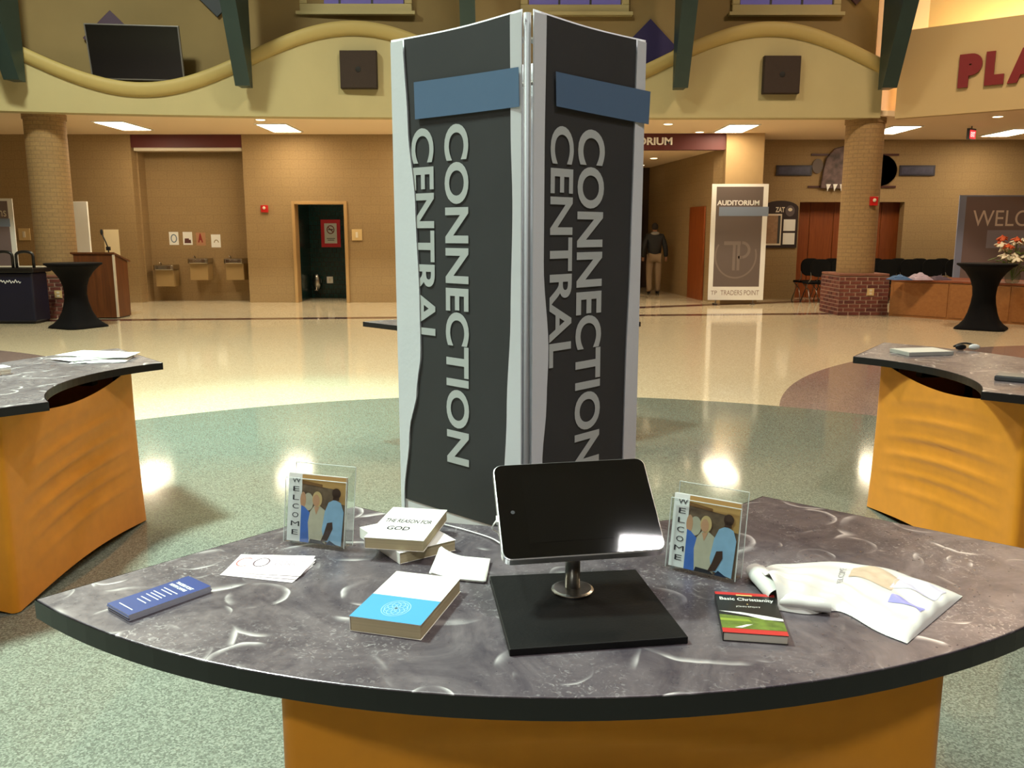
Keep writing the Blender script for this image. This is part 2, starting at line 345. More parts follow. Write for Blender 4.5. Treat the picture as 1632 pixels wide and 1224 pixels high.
# ------------------------------------------------------------------ the room
SOF = 3.75
def yb(x): return 16.5-(.00475*abs(x)**2.4 if x < 0 else 0)
def rotb(x): return math.atan2(yb(x+.05)-yb(x-.05), .1)
def wavez(x): return 4.73+.57*sin(pi*(x+4.82)/3.83)
struct(MB().bb(-18, 18, -12, 32, -.2, 0).build('floor', M_floor))
struct(MB().bb(-16.2, 16.2, -12, 18.5, CEIL, CEIL+.2).build('ceiling', mat('atrium_ceiling', (196, 190, 176), .9)))
struct(MB().bb(-16.3, -16, -12, 20, 0, CEIL).build('wall_left', M_block))
struct(MB().bb(16, 16.3, -12, 21, 0, CEIL).build('wall_right', M_block))
struct(MB().bb(-16, 16, -12.3, -12, 0, CEIL).build('wall_rear', M_block))
b = MB()
b.bb(-16, -8.54, 19.6, 19.85, 0, SOF); b.bb(-6.05, -4.93, 19.6, 19.85, 0, SOF); b.bb(-4.93, -3.80, 19.6, 19.85, 2.23, SOF); b.bb(-3.80, -.6, 19.6, 19.85, 0, SOF)
b.bb(-8.54, -6.05, 19.85, 20.1, 3.40, SOF); b.bb(-8.75, -5.85, 20.2, 20.4, 0, 3.5); b.bb(-8.75, -8.50, 19.85, 20.2, 0, 3.5); b.bb(-6.08, -5.85, 19.85, 20.2, 0, 3.5)
struct(b.build('wall_back', M_block))
struct(MB().bb(-8.54, -6.05, 19.62, 19.84, 3.47, SOF).build('trim_1', M_maroon))
struct(MB().bb(-8.50, -6.08, 19.66, 19.86, 3.40, 3.47).build('trim_2', M_offwhite))
# right part of the back wall and the wood recess
b = MB(); b.bb(5.60, 6.885, 20.7, 20.95, 0, SOF); b.bb(6.885, 9.39, 20.7, 20.95, 2.31, SOF); b.bb(9.39, 16, 20.7, 20.95, 0, SOF); b.bb(5.45, 5.6, 19.8, 20.95, 0, SOF)
struct(b.build('wall_back_right', M_block))
wr = struct(MB().bb(6.7, 9.6, 21.12, 21.2, 0, 2.5).build('wall_recess', M_doorwood))
for i in range(5):
    MB().bb(6.70+i*.58, 7.27+i*.58, 21.085, 21.125, 0, 2.48).build('panel', M_doorwood, wr, bevel=.008)
struct(MB().bb(4.74, 5.58, 19.35, 19.82, 0, SOF).build('wall_pilaster', mat('pale_tan_block', (168, 140, 98), .8, var=.04, scale=4)))
# corridor to the auditorium
b = MB(); b.prism([(4.74, 19.6), (4.6, 19.9), (3.95, 25), (4.2, 25), (4.9, 19.8)], 0, 3.45)
struct(b.build('wall_corridor_right', M_block))
struct(MB().bb(-.85, -.6, 19.6, 25.2, 0, 3.45).build('wall_corridor_left', M_block))
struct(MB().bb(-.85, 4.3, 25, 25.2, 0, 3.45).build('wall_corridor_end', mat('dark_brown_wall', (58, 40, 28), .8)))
struct(MB().bb(-.85, 4.9, 19.62, 25.2, 3.42, 3.5).build('ceiling_corridor', M_soffit))
hd = struct(MB().bb(-.6, 4.74, 19.42, 19.62, 3.40, SOF).build('trim_3', M_maroon))
tx = MB(); textx(tx, 'AUDITORIUM', lambda u, v, n: V(2.02+1.53*u, 19.418-n, 3.50+.165*v), .02, bold=.03)
tag(tx.build('sign_lettering', M_white, hd), 'white raised capital letters on maroon header')
for i in range(2):
    d = struct(MB().bb(1.7+i*1.05, 2.72+i*1.05, 24.9, 24.99, 0, 2.3).build('door_%d' % (1+i), mat('dark_door_wood', (62, 34, 20), .5), bevel=.01))
    MB().tube([(2.62+i*.2, 24.86, .95), (2.62+i*.2, 24.86, 1.2)], .015).build('door_handle', M_steel, d)
d = struct(MB().prism([(4.505, 20.25), (4.37, 21.25), (4.41, 21.26), (4.545, 20.25)], 0, 2.2).build('door_3', M_doorwood))
# restroom entry
b = MB(); b.bb(-5.3, -3.3, 20.95, 21.1, 0, 2.9); b.bb(-5.1, -4.93, 19.85, 20.95, 0, 2.9); b.bb(-3.80, -3.6, 19.85, 20.95, 0, 2.9); b.bb(-5.1, -3.6, 19.85, 21, 2.5, 2.7)
struct(b.build('wall_restroom', M_teal_tile))
b = MB(); b.bb(-4.99, -4.92, 19.55, 19.9, 0, 2.29); b.bb(-3.81, -3.74, 19.55, 19.9, 0, 2.29); b.bb(-4.92, -3.81, 19.55, 19.9, 2.22, 2.29)
struct(b.build('door_frame', mat('tan_frame_paint', (176, 142, 94), .45), bevel=.006))
t = thing('downlight', 'small round downlight in the restroom entry ceiling', 'ceiling light', (-4.3, 20.4, 2.48))
MB().lathe([(.10, 0), (.10, .006)], 16, c=(-4.3, 20.4, 2.488)).build('lens', M_downglow, t); MB().lathe([(.13, 0), (.13, .005)], 20, c=(-4.3, 20.4, 2.4935)).build('ring', M_white, t)
# soffit
xs = [-16+i*.5 for i in range(47)]
poly = [(x, yb(x)+.05) for x in xs if x < 7.0]+[(7.05, 16.55), (7.27, 16.66), (12.65, 12.45), (16, 12.4), (16, 20.9), (-16, 20.9)]
struct(MB().prism(poly, SOF, SOF+.1).build('ceiling_soffit', M_soffit))
# bulkhead with wavy top, moulding and upper wall
xs = [-15.9+i*.1 for i in range(230)]; xs = [x for x in xs if x <= 6.96]
def ribbon(mb, x_list, rows, mi=0):
    vs = []
    for x in x_list:
        for (dy, z) in rows(x): vs.append((x, yb(x)+dy, z))
    k = len(rows(0)); n = len(x_list)
    fs = [(i*k+j, (i+1)*k+j, (i+1)*k+(j+1) % k, i*k+(j+1) % k) for i in range(n-1) for j in range(k)]
    fs += [tuple(range(k)), tuple((n-1)*k+j for j in range(k-1, -1, -1))]
    return mb.add(vs, fs, mi)
struct(ribbon(MB(), xs, lambda x: [(0, 3.71), (0, wavez(x)), (.3, wavez(x)), (.3, 3.71)]).build('wall_bulkhead', M_bulk))
def mrows(x):
    z = wavez(x)
    return [(.02, z-.16), (-.03, z-.15), (-.07, z-.11), (-.09, z-.05), (-.095, z+.01), (-.09, z+.06), (-.06, z+.10), (.02, z+.11)]
struct(ribbon(MB(), xs, mrows).build('trim_4', M_mould, smooth=True))
struct(ribbon(MB(), xs, lambda x: [(.45, 3.86), (.45, CEIL), (.6, CEIL), (.6, 3.86)]).build('wall_upper', M_upper))
# angled fascia with letters, cove wall and cove lamp
A = V(7.22, 16.62, 0); D = V(.787, -.617, 0); N = V(-.617, -.787, 0)
b = MB()
for i in range(12):
    p0 = A+D*(i*.6); p1 = A+D*((i+1)*.6); q0 = p0-N*.18; q1 = p1-N*.18
    b.add([p0+V(0, 0, 3.71), p1+V(0, 0, 3.71), q1+V(0, 0, 3.71), q0+V(0, 0, 3.71), p0+V(0, 0, 5.27), p1+V(0, 0, 5.27), q1+V(0, 0, 5.27), q0+V(0, 0, 5.27)],
          [(0, 3, 2, 1), (4, 5, 6, 7), (0, 1, 5, 4), (2, 3, 7, 6)]+([(0, 4, 7, 3)] if i == 0 else [])+([(1, 2, 6, 5)] if i == 11 else []))
fa = struct(b.build('wall_fascia', mat('cream_fascia_paint', (196, 172, 124), .7)))
pl = MB(); p0 = 1.04
for k, ch in enumerate('PLA'):
    wd = (.37, .30, .50)[k]
    textx(pl, ch, lambda u, v, n: A+D*(p0+wd*u)+N*(.005+n)+V(0, 0, 4.15+.57*v), .05, bold=.085); p0 += wd+.055
tag(pl.build('sign_lettering', mat('crimson_letter', (122, 16, 22), .5), fa), 'big crimson capital letters on cream fascia')
b = MB(); o = A-N*1.15+D*(-.9)
b.add([o+V(0, 0, 3.86), o+D*9+V(0, 0, 3.86), o+D*9+V(0, 0, CEIL), o+V(0, 0, CEIL)], [(0, 1, 2, 3)])
b.add([q-N*.15 for q in (o+V(0, 0, 3.86), o+D*9+V(0, 0, 3.86), o+D*9+V(0, 0, CEIL), o+V(0, 0, CEIL))], [(3, 2, 1, 0)])
struct(b.build('wall_cove', mat('cove_cream', (240, 222, 172), .8)))
b = MB(); c0 = A-N*.55+D*1.0
b.tube([c0+V(0, 0, 4.55), c0+D*5.5+V(0, 0, 4.55)], .03, 8)
tag(b.build('cove_lamp_tube', mat('cove_tube_glow', (255, 240, 200), .5, emit=(255, 226, 170), estr=130)), 'long warm tube lamp in the cove behind the lettered fascia', 'lamp')
struct(MB().bb(6.94, 7.9, 17.02, 17.08, 3.86, CEIL).build('wall_return', mat('pink_white_plaster', (238, 212, 190), .8)))
# windows high in the upper wall
for i, (x0, x1) in enumerate([(-3.97, -1.87), (.16, 2.2), (4.13, 6.17)]):
    z0 = 5.66; y = yb((x0+x1)/2)+.45
    b = MB(); b.bb(x0, x1, y-.08, y+.02, z0, z0+.14); b.bb(x0, x1, y-.08, y+.02, 7.3, 7.44); b.bb(x0, x0+.14, y-.08, y+.02, z0+.14, 7.3); b.bb(x1-.14, x1, y-.08, y+.02, z0+.14, 7.3)
    wn = struct(b.build('window_%d' % (i+1), M_bulk, bevel=.015))
    MB().bb(x0-.06, x1+.06, y-.14, y-.0, z0-.06, z0).build('window_sill', M_bulk, wn)
    k = 3; wd = (x1-x0-.28)/k
    for j in range(k):
        MB().bb(x0+.14+j*wd+.02, x0+.14+(j+1)*wd-.02, y-.035, y-.025, z0+.14, 7.3).build('pane', mat('dusk_window_glass', (104, 98, 150), .1, emit=(120, 110, 190), estr=.22), wn)
    for j in range(k-1):
        MB().bb(x0+.14+(j+1)*wd-.02, x0+.14+(j+1)*wd+.02, y-.05, y-.0, z0+.14, 7.3).build('mullion', M_dkgrey, wn)
# struts
for x, lb in ((6.85, 'beside the lettered fascia'), (3.06, 'beside the navy diamond panel'), (-.77, 'above the banner tower'), (-4.82, 'between the wall television and the arch'), (-8.6, 'above the brick column by the lectern')):
    y0 = yb(x)-.16; t = thing('steel_strut', 'tapered dark green steel strut rising from bulkhead '+lb, 'strut', (x, y0, 4.18))
    for (hw, d0, d1, nm) in ((.10, 0, 0, 'web'), (.135, .0, .06, 'flange')):
        z0, z1 = 4.18, CEIL-.03; f0 = y0-.22; f1 = y0-.22-.46*(z1-z0)
        if nm == 'web': ys = [(y0, f0), (y0, f1)]
        else: ys = [(f0, f0-.05), (f1, f1-.05)]
        b = MB(); vs = []
        for (ya, yb_), z in zip(ys, (z0, z1)):
            vs += [(x-hw, ya, z), (x+hw, ya, z), (x+hw, yb_, z), (x-hw, yb_, z)]
        b.add(vs, [(0, 1, 2, 3), (7, 6, 5, 4), (0, 4, 5, 1), (1, 5, 6, 2), (2, 6, 7, 3), (3, 7, 4, 0)]); b.build(nm, M_strut, t)
# soffit lamps
for x, y, lb in ((-7.95, 18.0, 'above the drinking fountains'), (-4.85, 18.35, 'above the restroom entry'), (-1.6, 18.4, 'behind the banner tower'), (1.4, 18.5, 'near the corridor opening'), (4.7, 18.45, 'above the auditorium sign stand'), (8.12, 18.7, 'behind the tan column by the counter'), (10.9, 19.2, 'beyond the exit sign')):
    t = thing('ceiling_light_panel', 'bright recessed rectangular light panel in soffit '+lb, 'ceiling light', (x, y, SOF-.02))
    MB().bb(x-.29, x+.29, y-.66, y+.66, SOF-.018, SOF-.008).build('diffuser', M_lampwhite, t)
    b = MB(); b.bb(x-.33, x-.29, y-.7, y+.7, SOF-.022, SOF-.002); b.bb(x+.29, x+.33, y-.7, y+.7, SOF-.022, SOF-.002); b.bb(x-.29, x+.29, y-.7, y-.66, SOF-.022, SOF-.002); b.bb(x-.29, x+.29, y+.66, y+.7, SOF-.022, SOF-.002)
    b.build('frame', M_white, t)
c1 = atZ(1042, 252, 3.42); c2 = atZ(1022, 263, 3.42)
for (x, y, z, lb) in ((-4.88, 17.08, SOF, 'in soffit near the wall television'), (3.15, 17.75, SOF, 'in soffit near the bulkhead edge'), (4.09, 19.14, SOF, 'in soffit beside the maroon header'), (9.17, 16.63, SOF, 'in soffit under the lettered fascia'), (c1.x, c1.y, 3.42, 'in corridor ceiling nearer the header'), (c2.x, c2.y, 3.42, 'in corridor ceiling deeper inside')):
    t = thing('downlight', 'small round recessed downlight '+lb, 'ceiling light', (x, y, z-.01))
    MB().lathe([(.085, 0), (.085, .006)], 16, c=(x, y, z-.010)).build('lens', M_downglow, t); MB().lathe([(.11, 0), (.11, .006)], 20, c=(x, y, z-.0075)).build('ring', M_white, t)
for i, (x, y, e, col, sz, spr) in enumerate(HIGH_LAMPS):
    near = ('over the left of the hall', 'over the green kiosk side', 'over the hall centre', 'over the foreground table', 'over the wooden counter', 'over the right kiosk', 'over the hall rear')[i]
    t = thing('high_bay_lamp', 'square high bay lamp under the atrium ceiling '+near, 'lamp', (x, y, CEIL-.34))
    MB().bb(x-sz*.55, x+sz*.55, y-sz*.55, y+sz*.55, CEIL-.335, CEIL-.12).build('housing', M_offwhite, t); MB().tube([(x, y, CEIL-.12), (x, y, CEIL-.02)], .03).build('stem', M_offwhite, t)
t = thing('ceiling_spot_lamp', 'small ceiling spot lamp tinted cyan', 'lamp', (-2.6, 8.6, CEIL-.4))
MB().lathe([(.09, 0), (.12, .16), (.05, .26)], 16, c=(-2.6, 8.6, CEIL-.42)).build('can', M_black, t); MB().tube([(-2.6, 8.6, CEIL-.17), (-2.6, 8.6, CEIL-.02)], .02).build('stem', M_black, t)

# brick columns
brickme = [MB().box(0, 0, 0, .192, .03, .055).mesh('brick', mat('red_brown_brick_%d' % i, c, .85, var=.2, scale=20, bump=.3)) for i, c in enumerate([(104, 52, 44), (90, 44, 40), (114, 62, 50)])]
halfme = [MB().box(0, 0, 0, .088, .03, .055).mesh('half_brick', m_.materials[0]) for m_ in brickme]
M_mortar = mat('grey_mortar', (172, 142, 126), .9)
def column(cx, cy, label, alarm, plate_dx):
    t = thing('brick_column', label, 'column', (cx, cy, 0))
    MB().lathe([(.355, .8), (.355, SOF-.1), (.375, SOF-.1), (.375, SOF)], 40, c=(0, 0, 0)).build('shaft', M_colbrick, t, local=True, smooth=False)
    h = .475; core = MB().box(0, 0, .375, 2*h+.012, 2*h+.012, .75).build('base_core', M_mortar, t, local=True)
    MB().box(0, 0, .785, 2*h+.02, 2*h+.02, .05).build('base_cap', mat('brick_cap', (128, 82, 66), .8, var=.15, scale=10), t, local=True, bevel=.012)
    for f in range(4):
        R = Matrix.Rotation(f*pi/2, 4, 'Z')
        for r in range(10):
            z = .04+r*.0745
            if r % 2: lay = [(-.428, 1)]+[(-.265+.2175*k, 0) for k in range(4)]
            else: lay = [(-.3825+.2175*k, 0) for k in range(4)]+[(.428, 1)]
            if f % 2: lay = [(-x, hf) for x, hf in lay]
            for x, hf in lay:
                o = bpy.data.objects.new('brick', random.choice(halfme if hf else brickme)); C.objects.link(o); o.parent = core
                o.location = R@V(x, -h, z); o.rotation_euler = (0, 0, f*pi/2)
    if alarm:
        a = thing('fire_alarm', 'small red fire alarm on tan column by the counter', 'alarm', (cx+.12, cy-.36, 2.18))
        MB().bb(cx+.04, cx+.19, cy-.40, cy-.34, 2.10, 2.27).build('body', M_red, a, bevel=.01); MB().ell((cx+.115, cy-.41, 2.2), (.035, .025, .035)).build('strobe', M_offwhite, a)
    t2 = thing('outlet_plate', 'almond outlet plate on red brick base '+('of column by the counter' if alarm else 'of column by the lectern'), 'outlet', (cx+plate_dx, cy-h-.015, .46))
    x = cx+plate_dx; MB().bb(x-.07, x+.07, cy-h-.028, cy-h-.016, .39, .53).build('plate', M_almond, t2, bevel=.005)
    for dz in (-.03, .03): MB().bb(x-.025, x+.025, cy-h-.033, cy-h-.028, .46+dz-.018, .46+dz+.018).build('socket', M_offwhite, t2)
column(6.81, 16.95, 'round tan brick column on red brick base beside the counter', True, .13)
column(-8.68, 16.34, 'round tan brick column on red brick base behind the lectern', False, .22)

# ------------------------------------------------------------------ display kiosks (four alike round the floor circle)
T = .91
def arc_pts(c, r, a0, a1, n): return [(c[0]+r*cos(a0+(a1-a0)*i/n), c[1]+r*sin(a0+(a1-a0)*i/n)) for i in range(n+1)]
def kiosk_outline():
    R = 1.59; cy = -.945+R; a = math.asin(1.085/R)
    front = [(R*sin(-a+2*a*i/40), cy-R*cos(-a+2*a*i/40)) for i in range(41)]
    D = .2; r = (.535**2+D*D)/(2*D); c2 = -D+r; a2 = math.asin(.535/r)
    notch = [(r*sin(a2-2*a2*i/24), c2-r*cos(a2-2*a2*i/24)) for i in range(25)]
    return front+notch
OUT = kiosk_outline()
def make_kiosk(label):
    t = thing('display_kiosk', label, 'table', group='curved display kiosks in a ring')
    MB().prism(OUT, T-.034, T).build('table_top', M_lam, t, local=True, bevel=.002)
    n = len(OUT); b = MB(); vs = []
    for i in range(n):
        p = Vector(OUT[i]); a = (Vector(OUT[i])-Vector(OUT[i-1])).normalized(); c = (Vector(OUT[(i+1) % n])-Vector(OUT[i])).normalized()
        m = a+c; nn = Vector((m.y, -m.x)).normalized(); k = .0025/max(.35, nn.dot(Vector((a.y, -a.x))))
        vs += [(p.x+nn.x*k, p.y+nn.y*k, T-.038), (p.x+nn.x*k, p.y+nn.y*k, T-.0012), (p.x-nn.x*.004, p.y-nn.y*.004, T-.038)]
    fs = []
    for i in range(n):
        j = (i+1) % n; fs += [(i*3, j*3, j*3+1, i*3+1), (i*3+2, j*3+2, j*3, i*3)]
    b.add(vs, fs); tag(b.build('edge_band', M_edge, t, local=True), 'black edge band')
    # stretch skirt
    hx, ya, yb_ = .585, -.78, -.19; rad = .025; per = []
    cyl = (ya+yb_)/2; hy = (yb_-ya)/2
    segs = [((hx-rad, -hy), (-hx+rad, -hy), 0)]
    def side(p, q, m, sd):
        for i in range(m): per.append((p[0]+(q[0]-p[0])*i/m, p[1]+(q[1]-p[1])*i/m, sd, i/m))
    def corner(cx, cy, a0, sd):
        for i in range(4): a = a0+pi/2*i/4; per.append((cx+rad*cos(a), cy+rad*sin(a), sd, None))
    side((-hx+rad, -hy), (hx-rad, -hy), 40, 0); corner(hx-rad, -hy+rad, -pi/2, None)
    side((hx, -hy+rad), (hx, hy-rad), 24, 1); corner(hx-rad, hy-rad, 0, None)
    side((hx-rad, hy), (-hx+rad, hy), 40, 2); corner(-hx+rad, hy-rad, pi/2, None)
    side((-hx, hy-rad), (-hx, -hy+rad), 24, 3); corner(-hx+rad, -hy+rad, pi, None)
    K = 48; b = MB(); vs = []; m = len(per)
    for k in range(K+1):
        s = k/K
        for (x, y, sd, u) in per:
            bulge = sin(pi*u) if u is not None else 0
            hem = .04*bulge; top = T-.04-(.07*bulge if sd == 2 else 0)
            z = .004+hem+(top-.004-hem)*s
            fl = 1+.035*(1-s)**2.2; pinch = (.020+.012*sin(pi*s))*bulge*sin(pi*min(1, s*1.02))
            X, Y_ = x*fl, y*fl
            if u is not None:
                nx, ny = ((0, -1), (1, 0), (0, 1), (-1, 0))[sd]
                wr = 0
                if sd in (0, 2):
                    env = max(0, bulge)**1.2*sin(pi*min(1, max(0, (s-.12)/.85)))
                    ph = (z*1.0-.10*(u-.5)*(1 if sd == 2 else -1)+.16*(u-.5)**2)*62
                    wr = (.016*max(0, sin(ph))**2.5+.004*sin(ph*.53+1))*env
                X += nx*(wr-pinch*.6); Y_ += ny*(wr-pinch*.6)
            vs.append((X, cyl+Y_, z))
    fs = [(k*m+i, k*m+(i+1) % m, (k+1)*m+(i+1) % m, (k+1)*m+i) for k in range(K) for i in range(m)]
    b.add(vs, fs); b.build('skirt', M_orange, t, local=True, smooth=True)
    for sx in (-1, 1):
        for sy in (-1, 1): MB().tube([(sx*(hx-.06), cyl+sy*(hy-.06), 0), (sx*(hx-.06), cyl+sy*(hy-.06), T-.036)], .02, 10).build('leg', M_black, t, local=True)
    b = MB(); b.box(0, cyl, T-.06, 2*hx-.12, .05, .045); b.box(-.3, cyl, T-.06, .05, 2*hy-.12, .045); b.box(.3, cyl, T-.06, .05, 2*hy-.12, .045); b.build('frame', M_black, t, local=True)
    return t
k0 = make_kiosk('curved dark kiosk table holding the tablet stand and two brochure holders')
k0.location = (.133, 2.12, 0); k0.rotation_euler.z = math.radians(4.5)
for loc, rz, lb in (((-1.90, 3.97, 0), -92, 'curved dark kiosk table with loose white papers, orange skirt on green floor'),
                    ((2.0, 4.2, 0), 97.8, 'curved dark kiosk table with white device and leaflets near mauve floor'),
                    ((-.08, 6.1, 0), 180, 'curved dark kiosk table standing behind the banner tower')):
    k = copytree(k0); k.location = loc; k.rotation_euler.z = math.radians(rz); k['label'] = lb

# ------------------------------------------------------------------ banner tower
Nn, Ll, Rr = V(.035, 1.975, 0), V(-.313, 2.30, 0), V(.345, 2.30, 0); Ff = Ll+Rr-Nn
ZT = 2.083; ZB = .03
tw = thing('banner_tower', 'tall square banner tower with charcoal CONNECTION CENTRAL fabric panels behind the kiosk', 'banner', ((Nn.x+Ff.x)/2, (Nn.y+Ff.y)/2, 0))
for p in (Nn, Ll, Rr, Ff):
    q = p+(V((Nn.x+Ff.x)/2, (Nn.y+Ff.y)/2, 0)-p)*.055
    b = MB(); b.tube([q+V(0, 0, .004), q+V(0, 0, ZT-.005)], .009, 10); b.lathe([(.03, 0), (.03, .012), (.013, .03)], 14, c=(q.x, q.y, .002)); b.build('pole', mat('grey_pole_paint', (150, 150, 152), .5), tw, smooth=True)
for p, q in ((Nn, Ll), (Ll, Ff), (Ff, Rr), (Rr, Nn)):
    for z in (.06, ZT-.06):
        b = MB(); c = V((Nn.x+Ff.x)/2, (Nn.y+Ff.y)/2, 0); b.tube([p+(c-p)*.055+V(0, 0, z), q+(c-q)*.055+V(0, 0, z)], .007, 8); b.build('frame_bar', M_steel, tw)
def banner(P0, P1, lpx, seed, style):
    """fabric panel from P0 (left as seen from outside) to P1"""
    d = (P1-P0); W = d.length; d.normalize(); n = V(d.y, -d.x, 0)
    e0, e1 = .011/W, 1-.011/W
    def S(u, z, off=0):
        rip = .004*sin(2.1*z+seed)*sin(pi*u)+.0008*sin(7*u+3*z+seed)*sin(pi*u)
        zz = (z-ZB)/(ZT-ZB); drop = -.005*sin(pi*u)*max(0, zz-.97)/.03
        return P0+d*(W*(e0+(e1-e0)*u))+n*(.006+rip+off)+V(0, 0, z+drop)
    def uv(px, py):
        r = ray(px, py); o = V(0, 0, CAMH); t = ((P0-o).dot(n))/r.dot(n); h = o+r*t
        return ((h-P0).dot(d)/W-e0)/(e1-e0), h.z
    b = MB(); b.grid(lambda u, v: S(u, ZB+(ZT-ZB)*v), 16, 60); pan = b.build('banner_panel', M_banner_white, tw, smooth=True, solid=.0016)
    if style:
        lc = sorted([(uv(x, y)[1], uv(x, y)[0]) for x, y in lpx['L']]); rc = sorted([(uv(x, y)[1], uv(x, y)[0]) for x, y in lpx['R']])
        bz0 = uv(*lpx['bot'][0]); bz1 = uv(*lpx['bot'][1])
    else:
        lc = [(ZB, .12), (1.2, .16), (ZT, .09)]; rc = [(ZB, .86), (1.2, .92), (ZT, .92)]; bz0 = (.1, .95); bz1 = (.9, .86)
    def ip(c, z):
        if z <= c[0][0]: return c[0][1]
        for (a, b_) in zip(c, c[1:]):
            if z <= b_[0]:
                t = (z-a[0])/max(1e-6, b_[0]-a[0]); t = t*t*(3-2*t); return a[1]+(b_[1]-a[1])*t
        return c[-1][1]
    zt = ZT-.004
    def zbot(u):
        t = min(1, max(0, (u-bz0[0])/(bz1[0]-bz0[0]))); t = t*t*(3-2*t); return bz0[1]+(bz1[1]-bz0[1])*t
    def pf(u, v):
        z = zt
        for _ in range(4):
            uu = ip(lc, z)+(ip(rc, z)-ip(lc, z))*u; zb = zbot(uu); z = zb+(zt-zb)*v
        return S(uu, z, .0022)
    b = MB(); b.grid(pf, 24, 70); b.build('print', M_print, pan, smooth=True)
    # lettering, rotated to read downward
    b = MB()
    for word, (x0, y0, x1, y1) in lpx['T']:
        if style: ua, za = uv(x0, y0); ub = uv(x1, y0)[0]; zb = uv((x0+x1)/2, y1)[1]
        else: ua, za, ub, zb = x0, y0, x1, y1
        text(b, word, lambda s, t: S(ua+(ub-ua)*t, za+(zb-za)*s, .0040), bold=.028 if word[1] == 'O' else .022)
    tag(b.build('lettering', M_letter, pan), 'pale grey capital letters reading downward')
    # white fold at the left edge lies over the print
    b = MB(); b.grid(lambda u, v: S(ip(lc, ZB+.01+(zt-ZB-.012)*v)*u*.995, ZB+.01+(zt-ZB-.012)*v, (.0030+.0030*u)), 4, 60); b.build('hem', M_banner_white, pan, smooth=True)
    b = MB(); b.grid(lambda u, v: S(1-(1-ip(rc, ZB+.01+(zt-ZB-.012)*v))*u*.995, ZB+.01+(zt-ZB-.012)*v, (.0030+.0030*u)), 4, 60); b.build('hem', M_banner_white, pan, smooth=True)
    tp = lpx['tape']
    if style: tp = [uv(*q) for q in tp]
    q = tp
    b = MB(); b.grid(lambda u, v: S((q[0][0]+(q[3][0]-q[0][0])*v)*(1-u)+(q[1][0]+(q[2][0]-q[1][0])*v)*u, (q[0][1]+(q[3][1]-q[0][1])*v)*(1-u)+(q[1][1]+(q[2][1]-q[1][1])*v)*u, .0075), 10, 4)
    tag(b.build('tape_strip', M_tape, pan, smooth=True), 'dusty blue tape strip')
banner(Ll, Nn, dict(L=[(647, 62), (655, 200), (667, 330), (674, 480), (676, 560), (670, 620), (658, 690), (650, 790)], R=[(818, 22), (819, 200), (822, 330), (819, 500), (813, 650), (806, 830)],
       bot=[(650, 793), (795, 838)], T=[('CONNECTION', (711, 200, 749, 737)), ('CENTRAL', (659, 207, 694, 556))], tape=[(667, 191), (834, 171), (833, 108), (665, 132)]), .4, True)
banner(Nn, Rr, dict(L=[(865, 24), (862, 250), (861, 420), (869, 560), (866, 640), (859, 735)], R=[(1010, 62), (1006, 200), (1000, 400), (992, 600), (988, 735)],
       bot=[(859, 900), (988, 900)], T=[('CONNECTION', (918, 204, 961, 737)), ('CENTRAL', (873, 199, 911, 583))], tape=[(880, 170), (1027, 199), (1030, 147), (879, 115)]), 1.9, True)
side = dict(T=[('CONNECTION', (.42, 1.78, .62, .98)), ('CENTRAL', (.17, 1.78, .37, 1.24))], tape=[(.1, 1.80), (1.0, 1.80), (1.0, 1.91), (.1, 1.91)])
banner(Rr, Ff, side, 3.0, False); banner(Ff, Ll, side, 4.2, False)

# ------------------------------------------------------------------ tablet stand
TB = V(.122, 1.53, 1.092); yaw, tilt, roll = .08, .918, .039
tr = thing('tablet_kiosk', 'black tablet in silver enclosure on steel post and square black base plate', 'tablet', (.116, 1.531, T))
X0 = V(cos(yaw), sin(yaw), 0); U0 = V(-sin(yaw)*sin(tilt), cos(yaw)*sin(tilt), cos(tilt)); TX = X0*cos(roll)+U0*sin(roll); TU = -X0*sin(roll)+U0*cos(roll)
fr = Fr(TB, TX, TU)
q = [atZ(780, 918, T+.013), atZ(1013, 907, T+.013), atZ(1097, 1015, T+.013), atZ(812, 1035, T+.013)]
MB().prism([(p.x, p.y) for p in (q[3], q[2], q[1], q[0])], T+.0005, T+.013).build('base_plate', mat('satin_black_plate', (8, 8, 8), .5, spec=.25, bump=.05, bscale=200), tr, bevel=.0015)
b = MB(); b.lathe([(.041, 0), (.041, .004), (.036, .006), (.016, .008)], 32, c=(.116, 1.531, T+.013)); b.build('flange_disc', M_chrome, tr, smooth=False, bevel=.001)
b = MB(); b.tube([(.116, 1.531, T+.015), (.116, 1.532, 1.055)], .0145, 20); b.build('post', M_steel, tr, smooth=True)
b = MB(); fr.slab(b, -.05, .05, -.05, .05, -.034, -.018); b.tube([(.116, 1.532, 1.05), fr.p(0, 0, -.03)], .02, 14); b.build('mount_bracket', M_dkgrey, tr, bevel=.003)
fnf = lambda x, y, z: fr.p(x, y, z)
MB().prism(rr(.301, .212, .018, 6), -.020, -.001, fn=fnf).build('enclosure', mat('silver_enclosure', (205, 205, 205), .3, metal=.8), tr, bevel=.002)
fc = MB().prism(rr(.296, .207, .016, 6), -.0015, .0004, fn=fnf).build('bezel', mat('black_tablet_glass', (4, 4, 5), .03), tr)
b = MB(); fr.rect(b, -.098, .102, -.074, .076, .0007); b.build('screen', mat('tablet_screen_off', (6, 6, 7), .03), fc)
b = MB(); fr.el(b, -.122, -.006, .004, .004, .0008); b.build('home_button', mat('button_dark', (40, 40, 44), .7), fc)
b = MB(); fr.slab(b, -.1535, -.150, -.022, -.008, -.014, -.004); b.build('plug', M_white, tr)
b = MB(); e = fr.p(-.153, -.015, -.009); path = [e, e+V(-.008, .012, -.02), V(-.028, 1.66, .99), V(-.022, 1.76, T+.02), V(-.05, 1.84, T+.004), V(-.12, 1.90, T+.004), V(-.2, 1.955, T+.004)]
pp = []
